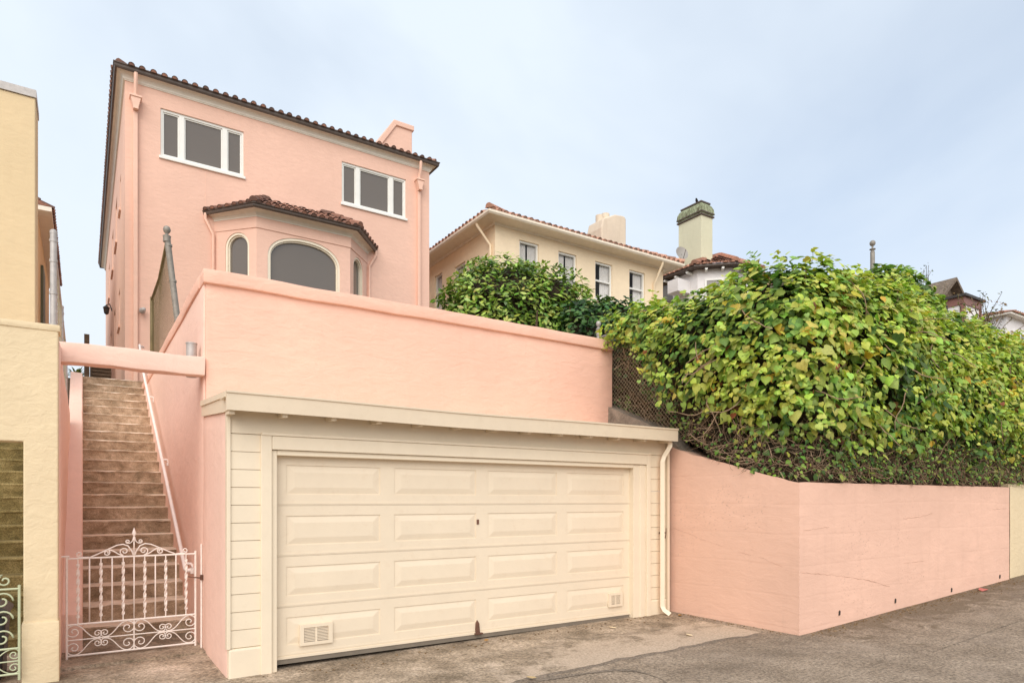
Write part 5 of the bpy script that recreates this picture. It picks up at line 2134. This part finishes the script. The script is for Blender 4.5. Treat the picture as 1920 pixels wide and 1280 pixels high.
HED = [(.10, .18, .035), (.20, .32, .05), (.32, .45, .075), (.48, .56, .14)]
bc0, bc1 = on_y(830, 560, 12.6), on_y(1112, 560, 12.6)
btz = on_y(980, 482, 12.6).z
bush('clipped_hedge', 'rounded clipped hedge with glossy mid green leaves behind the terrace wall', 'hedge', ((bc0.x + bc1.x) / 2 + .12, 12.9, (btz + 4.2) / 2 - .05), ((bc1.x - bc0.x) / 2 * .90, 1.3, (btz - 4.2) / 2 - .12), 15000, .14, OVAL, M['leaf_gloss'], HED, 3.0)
sh = on_y(1150, 590, 10.6)
bush('ivy_shrub', 'dark ivy shrub between the clipped hedge and the fence post', 'shrub', (sh.x, 10.8, sh.z - .55), (1.15, .7, .95), 3600, .10, IVY, M['leaf'], [(.022, .06, .015), (.045, .11, .025), (.08, .17, .04), (.17, .27, .07)], 2.3, -.6, trunk=False, lumpk=.25)
rv = on_y(1690, 560, 7.6)
bush('ivy_mound', 'rounded ivy mound rising behind the main ivy hedge below the ball topped pole', 'shrub', (rv.x - .05, 7.8, rv.z - .55), (1.2, .9, 1.2), 5200, .105, IVY, M['leaf'], [DARK, MID, MID, LIGHT, LIGHT], 2.3, -.5, trunk=False, lumpk=.16)
nb = on_y(1910, 640, 6.4)
bush('green_shrub', 'small green shrub at the far right edge behind the ivy', 'shrub', (nb.x + .9, 6.8, nb.z - .5), (.9, .6, .62), 1500, .08, IVY, M['leaf'], [DARK, MID, MID, LIGHT], 2.2, -.3, trunk=False, lumpk=.2)

# dense mass of dark vine behind the fence beside the terrace wall
dv = thing('fence_vine', 'dry brown vine tangle with sparse green leaves behind the chain link fence', 'vine', (7.8, 7.9, 2.6))
P, NN, TP, SZ, CO = [], [], [], [], []
for i in range(900):
    y = random.uniform(6.4, 9.6)
    z = random.uniform(2.5, 4.5)
    if noise.noise(Vector((y * 1.6, z * 1.6, 5))) < -.02 and random.random() < .8:
        continue
    P.append((7.66 + random.uniform(0, .25), y, z)); NN.append((-.8, -.4, .6 + random.gauss(0, .4))); TP.append((random.gauss(0, .4), random.gauss(0, .5), -.8))
    SZ.append(random.uniform(.05, .09)); CO.append([x * random.uniform(.8, 1.2) for x in random.choice((DARK, MID, (.10, .19, .06), (.14, .24, .09)))])
leaves('foliage', M['leaf'], dv, np.array(P), np.array(NN), np.array(TP), np.array(SZ), np.array(CO), IVY)
b = MB()
b.sheet(30, 16, lambda u, v: (7.92 + .10 * noise.noise(Vector((u * 9, v * 6, 2))), 6.2 + 3.6 * u, 2.3 + 2.3 * v - .25 * u))
b.build('inner_tangle', M['core'], dv)
b = MB()
for i in range(420):
    p = Vector((7.66 + random.uniform(0, .2), random.uniform(6.2, 9.2), random.uniform(2.5, 4.3)))
    d = Vector((random.gauss(0, .25), random.gauss(0, 1), random.gauss(0, 1))).normalized()
    pts = [p]
    for k in range(5):
        d = (d + Vector((random.gauss(0, .15), random.gauss(0, .4), random.gauss(0, .4)))).normalized()
        pts.append(pts[-1] + d * .09)
    b.tube(pts, random.choice((.003, .004, .006)), 3, caps=False)
b.build('stems', M['twig'], dv)


def twiggy(name, label, base, spread, height, nst, cols, seed, fronds=None, leafsize=.055, per=9, y=None):
    random.seed(seed)
    root = thing(name, label, 'shrub', base)
    base = Vector(base)
    b = MB()
    P, NN, TP, SZ, CO = [], [], [], [], []
    for i in range(nst):
        p = base + Vector((random.uniform(-.25, .25) * spread, random.uniform(-.15, .15), 0))
        d = Vector((random.uniform(-.55, .65) * spread, random.gauss(0, .18), 1)).normalized()
        L = height * random.uniform(.45, 1.0)
        pts = [p]
        for k in range(7):
            d = (d + Vector((random.gauss(0, .12), random.gauss(0, .12), random.gauss(0, .05)))).normalized()
            pts.append(pts[-1] + d * L / 7)
            if k > 1:
                for q in range(per // 3 + (1 if random.random() < .5 else 0)):
                    P.append(pts[-1] + Vector((random.gauss(0, .04), random.gauss(0, .04), random.gauss(0, .04))))
                    NN.append((random.gauss(0, .5), -.5, random.gauss(.6, .4))); TP.append((random.gauss(0, .7), random.gauss(0, .7), random.gauss(.2, .6)))
                    SZ.append(leafsize * random.uniform(.6, 1.2)); CO.append([x * random.uniform(.8, 1.2) for x in random.choice(cols)])
        b.tube(pts, [.014, .013, .011, .010, .009, .008, .006, .004], 4, caps=False)
    b.build('stems', M['bark'], root)
    leaves('foliage', M['leaf'], root, np.array(P), np.array(NN), np.array(TP), np.array(SZ), np.array(CO), OVAL)


tb_ = on_y(1840, 650, 7.2)
twiggy('bare_shrub', 'sparse reddish green shrub with long bare shoots at the right behind the ivy', (tb_.x, 7.2, tb_.z - .1), 1.9, 1.7, 30, [(.10, .09, .03), (.19, .17, .04), (.24, .13, .04), (.07, .08, .03)], 5, leafsize=.085, per=11)
tb_ = on_y(1755, 590, 7.6)
twiggy('thorny_shrub', 'wiry dark stemmed shrub beside the ivy mound with fine bare shoots', (tb_.x, 7.9, tb_.z - .2), 1.2, 1.6, 24, [(.08, .10, .03), (.12, .14, .04), (.05, .06, .03)], 8, leafsize=.05, per=9)
random.seed(21)

# strappy plant at the top left of the stairs
ag = thing('strappy_plant', 'small green spiky leaved plant at the top left of the stairs', 'plant', (-.12, 19.5, 4.3))
b = MB()
for i in range(46):
    an = random.uniform(0, 2 * PI)
    el = random.uniform(.2, 1.2)
    d = Vector((math.cos(an) * math.cos(el), math.sin(an) * math.cos(el), math.sin(el)))
    p0 = Vector((-.12, 19.5, 4.62))
    L = random.uniform(.28, .45)
    p1 = p0 + d * L * .6
    p2 = p0 + d * L + Vector((0, 0, -.08))
    s_ = d.cross(Vector((0, 0, 1))).normalized() * .022
    v = b.vs([p0 - s_ * .5, p0 + s_ * .5, p1 + s_, p1 - s_, p2])
    b.bm.faces.new([v[0], v[1], v[2], v[3]])
    b.bm.faces.new([v[3], v[2], v[4]])
fo = b.build('foliage', M['leaf'], ag)
at = fo.data.attributes.new('tint', 'FLOAT_COLOR', 'POINT')
for d in at.data:
    k = random.uniform(.7, 1.3)
    d.color = (.16 * k, .22 * k, .05 * k, 1)
b = MB()
b.tube([(-.12, 19.5, 4.2), (-.12, 19.5, 4.62)], .04, 7)
b.build('stem', M['bark'], ag)

# crumbs of leaf and grit lying along the foot of the walls
b = MB()
for i in range(620):
    if i < 430:
        x = random.uniform(7.4, 13.6)
        y = 4.80 - abs(random.gauss(0, .13)) - .01
    elif i < 520:
        x, y = 7.38 - abs(random.gauss(0, .06)), random.uniform(4.9, 6.8)
    else:
        x, y = random.uniform(1.2, 7.3), 6.86 - abs(random.gauss(0, .22))
    z = gz(x) + .006
    r_ = random.uniform(.006, .022)
    an = random.uniform(0, 6.3)
    v = b.vs([(x + r_ * math.cos(an + k * 2.1) * (1.5 if k == 0 else .8), y + r_ * math.sin(an + k * 2.1), z) for k in range(3)] + [(x, y, z + r_ * .6)])
    for f in ((0, 1, 3), (1, 2, 3), (2, 0, 3)):
        b.bm.faces.new([v[k] for k in f])
gr = b.build('leaf_litter', M['litter'])
gr['kind'] = 'stuff'
tag(gr, 'brown crumbs of leaf and grit along the foot of the walls', 'litter')

# fallen leaves and litter
lit = [((1148, 1178), 'yellow'), ((912, 1204), 'amber'), ((1292, 1192), 'yellow'), ((997, 1275), 'straw'), ((1275, 1155), 'amber')]
LM = {'yellow': (.45, .28, .05), 'amber': (.38, .20, .05), 'straw': (.55, .40, .2)}
for i, ((x, y), kind) in enumerate(lit):
    gx_, gy_ = on_g(x, y)
    where = ('curled yellow leaf fallen on the pale concrete driveway, right of the door handle', 'amber leaf fallen on the driveway below the garage door handle', 'yellow leaf fallen near the driveway edge by the retaining wall', 'straw coloured leaf on the asphalt edge at the bottom of the view', 'amber leaf lying at the foot of the retaining wall beside the downspout')[i]
    b = MB()
    z = gz(gx_) + .012
    an = random.uniform(0, 6)
    ux, uy = math.cos(an), math.sin(an)
    pts = [(-.05, 0), (-.02, .028), (.025, .022), (.06, 0), (.02, -.026), (-.025, -.02)]
    top_ = b.vs([(gx_ + ux * a - uy * c, gy_ + uy * a + ux * c, z + .015 * abs(math.sin(a * 40)) + .012 * (i % 2)) for a, c in pts])
    b.bm.faces.new(top_)
    r_ = bmesh.ops.extrude_face_region(b.bm, geom=b.bm.faces[:])
    for v in r_['geom']:
        if isinstance(v, bmesh.types.BMVert):
            v.co.z -= .004
    if kind not in M:
        M[kind] = paint('dry_leaf_' + kind, LM[kind], .8)
    tag(b.build('fallen_leaf', M[kind], loc=(gx_, gy_, z)), where, 'leaf', 'fallen leaves on the ground')
gx_, gy_ = on_g(1843, 1107)
b = MB()
z = gz(gx_) + .012
v = b.vs([(gx_ - .10, gy_ - .03, z), (gx_ + .03, gy_ - .06, z + .02), (gx_ + .11, gy_ + .02, z + .005), (gx_ + .02, gy_ + .06, z + .035), (gx_ - .06, gy_ + .04, z + .012)])
b.bm.faces.new(v)
r_ = bmesh.ops.extrude_face_region(b.bm, geom=b.bm.faces[:])
for q in r_['geom']:
    if isinstance(q, bmesh.types.BMVert):
        q.co.z -= .006
tag(b.build('wrapper', M['red'], loc=(gx_, gy_, z)), 'crumpled red wrapper on the road at the foot of the pink wall', 'litter')

# ================================================================== CAMERA, SKY, SUN
cam = bpy.data.cameras.new('camera')
co = bpy.data.objects.new('camera', cam)
COL.objects.link(co)
co.location = (0, 0, EYE)
co.rotation_euler = (R(90), 0, -YAW)
cam.sensor_width = 36
cam.lens = 36 * FOC / 1920
cam.shift_y = (PCY - 640) / 1920
cam.clip_end = 2000
cam.clip_start = .05
scene.camera = co

SUN_DIR = Vector((-.49, -.66, .64)).normalized()
world = bpy.data.worlds.new('World')
scene.world = world
world.use_nodes = True
nt = world.node_tree
nt.nodes.clear()
wo = nt.nodes.new('ShaderNodeOutputWorld')
bg = nt.nodes.new('ShaderNodeBackground')
bg.inputs[1].default_value = 0.096
nt.links.new(bg.outputs[0], wo.inputs[0])
sky = nt.nodes.new('ShaderNodeTexSky')
sky.sky_type = 'NISHITA'
sky.sun_disc = False
sky.sun_elevation = math.asin(SUN_DIR.z)
sky.sun_rotation = math.atan2(SUN_DIR.x, SUN_DIR.y)
sky.air_density = 1.0
sky.dust_density = 2.0
# thin bright overcast over the blue, thicker towards the horizon
tc = nt.nodes.new('ShaderNodeTexCoord')
mp = nt.nodes.new('ShaderNodeMapping')
mp.inputs['Scale'].default_value = (1, 1, 1.6)
nt.links.new(tc.outputs['Generated'], mp.inputs[0])
f1 = tex(nt, mp.outputs[0], 1.7, 5, .5, .4)
cl = ramp(nt, f1, [(.32, .60), (.64, .98)])
c = mix(nt, cl, sky.outputs[0], (4.55, 5.05, 5.6))
sep = nt.nodes.new('ShaderNodeSeparateXYZ')
nt.links.new(tc.outputs['Generated'], sep.inputs[0])
hz = ramp(nt, sep.outputs['Z'], [(0.0, .75), (.38, .0)])
c = mix(nt, hz, c, (4.72, 5.0, 5.35))
nt.links.new(c, bg.inputs[0])

sl_ = bpy.data.lights.new('sun', 'SUN')
sl_.energy = 1.40
sl_.angle = R(62)
sl_.color = (1.0, .92, .85)
so = bpy.data.objects.new('sun', sl_)
COL.objects.link(so)
so.rotation_euler = SUN_DIR.to_track_quat('Z', 'Y').to_euler()

vs_ = scene.view_settings
vs_.view_transform = 'Standard'
vs_.look = 'None'
vs_.exposure = 0.98
vs_.gamma = 1
vs_.use_curve_mapping = False
scene.cycles.max_bounces = 6
scene.cycles.transparent_max_bounces = 8
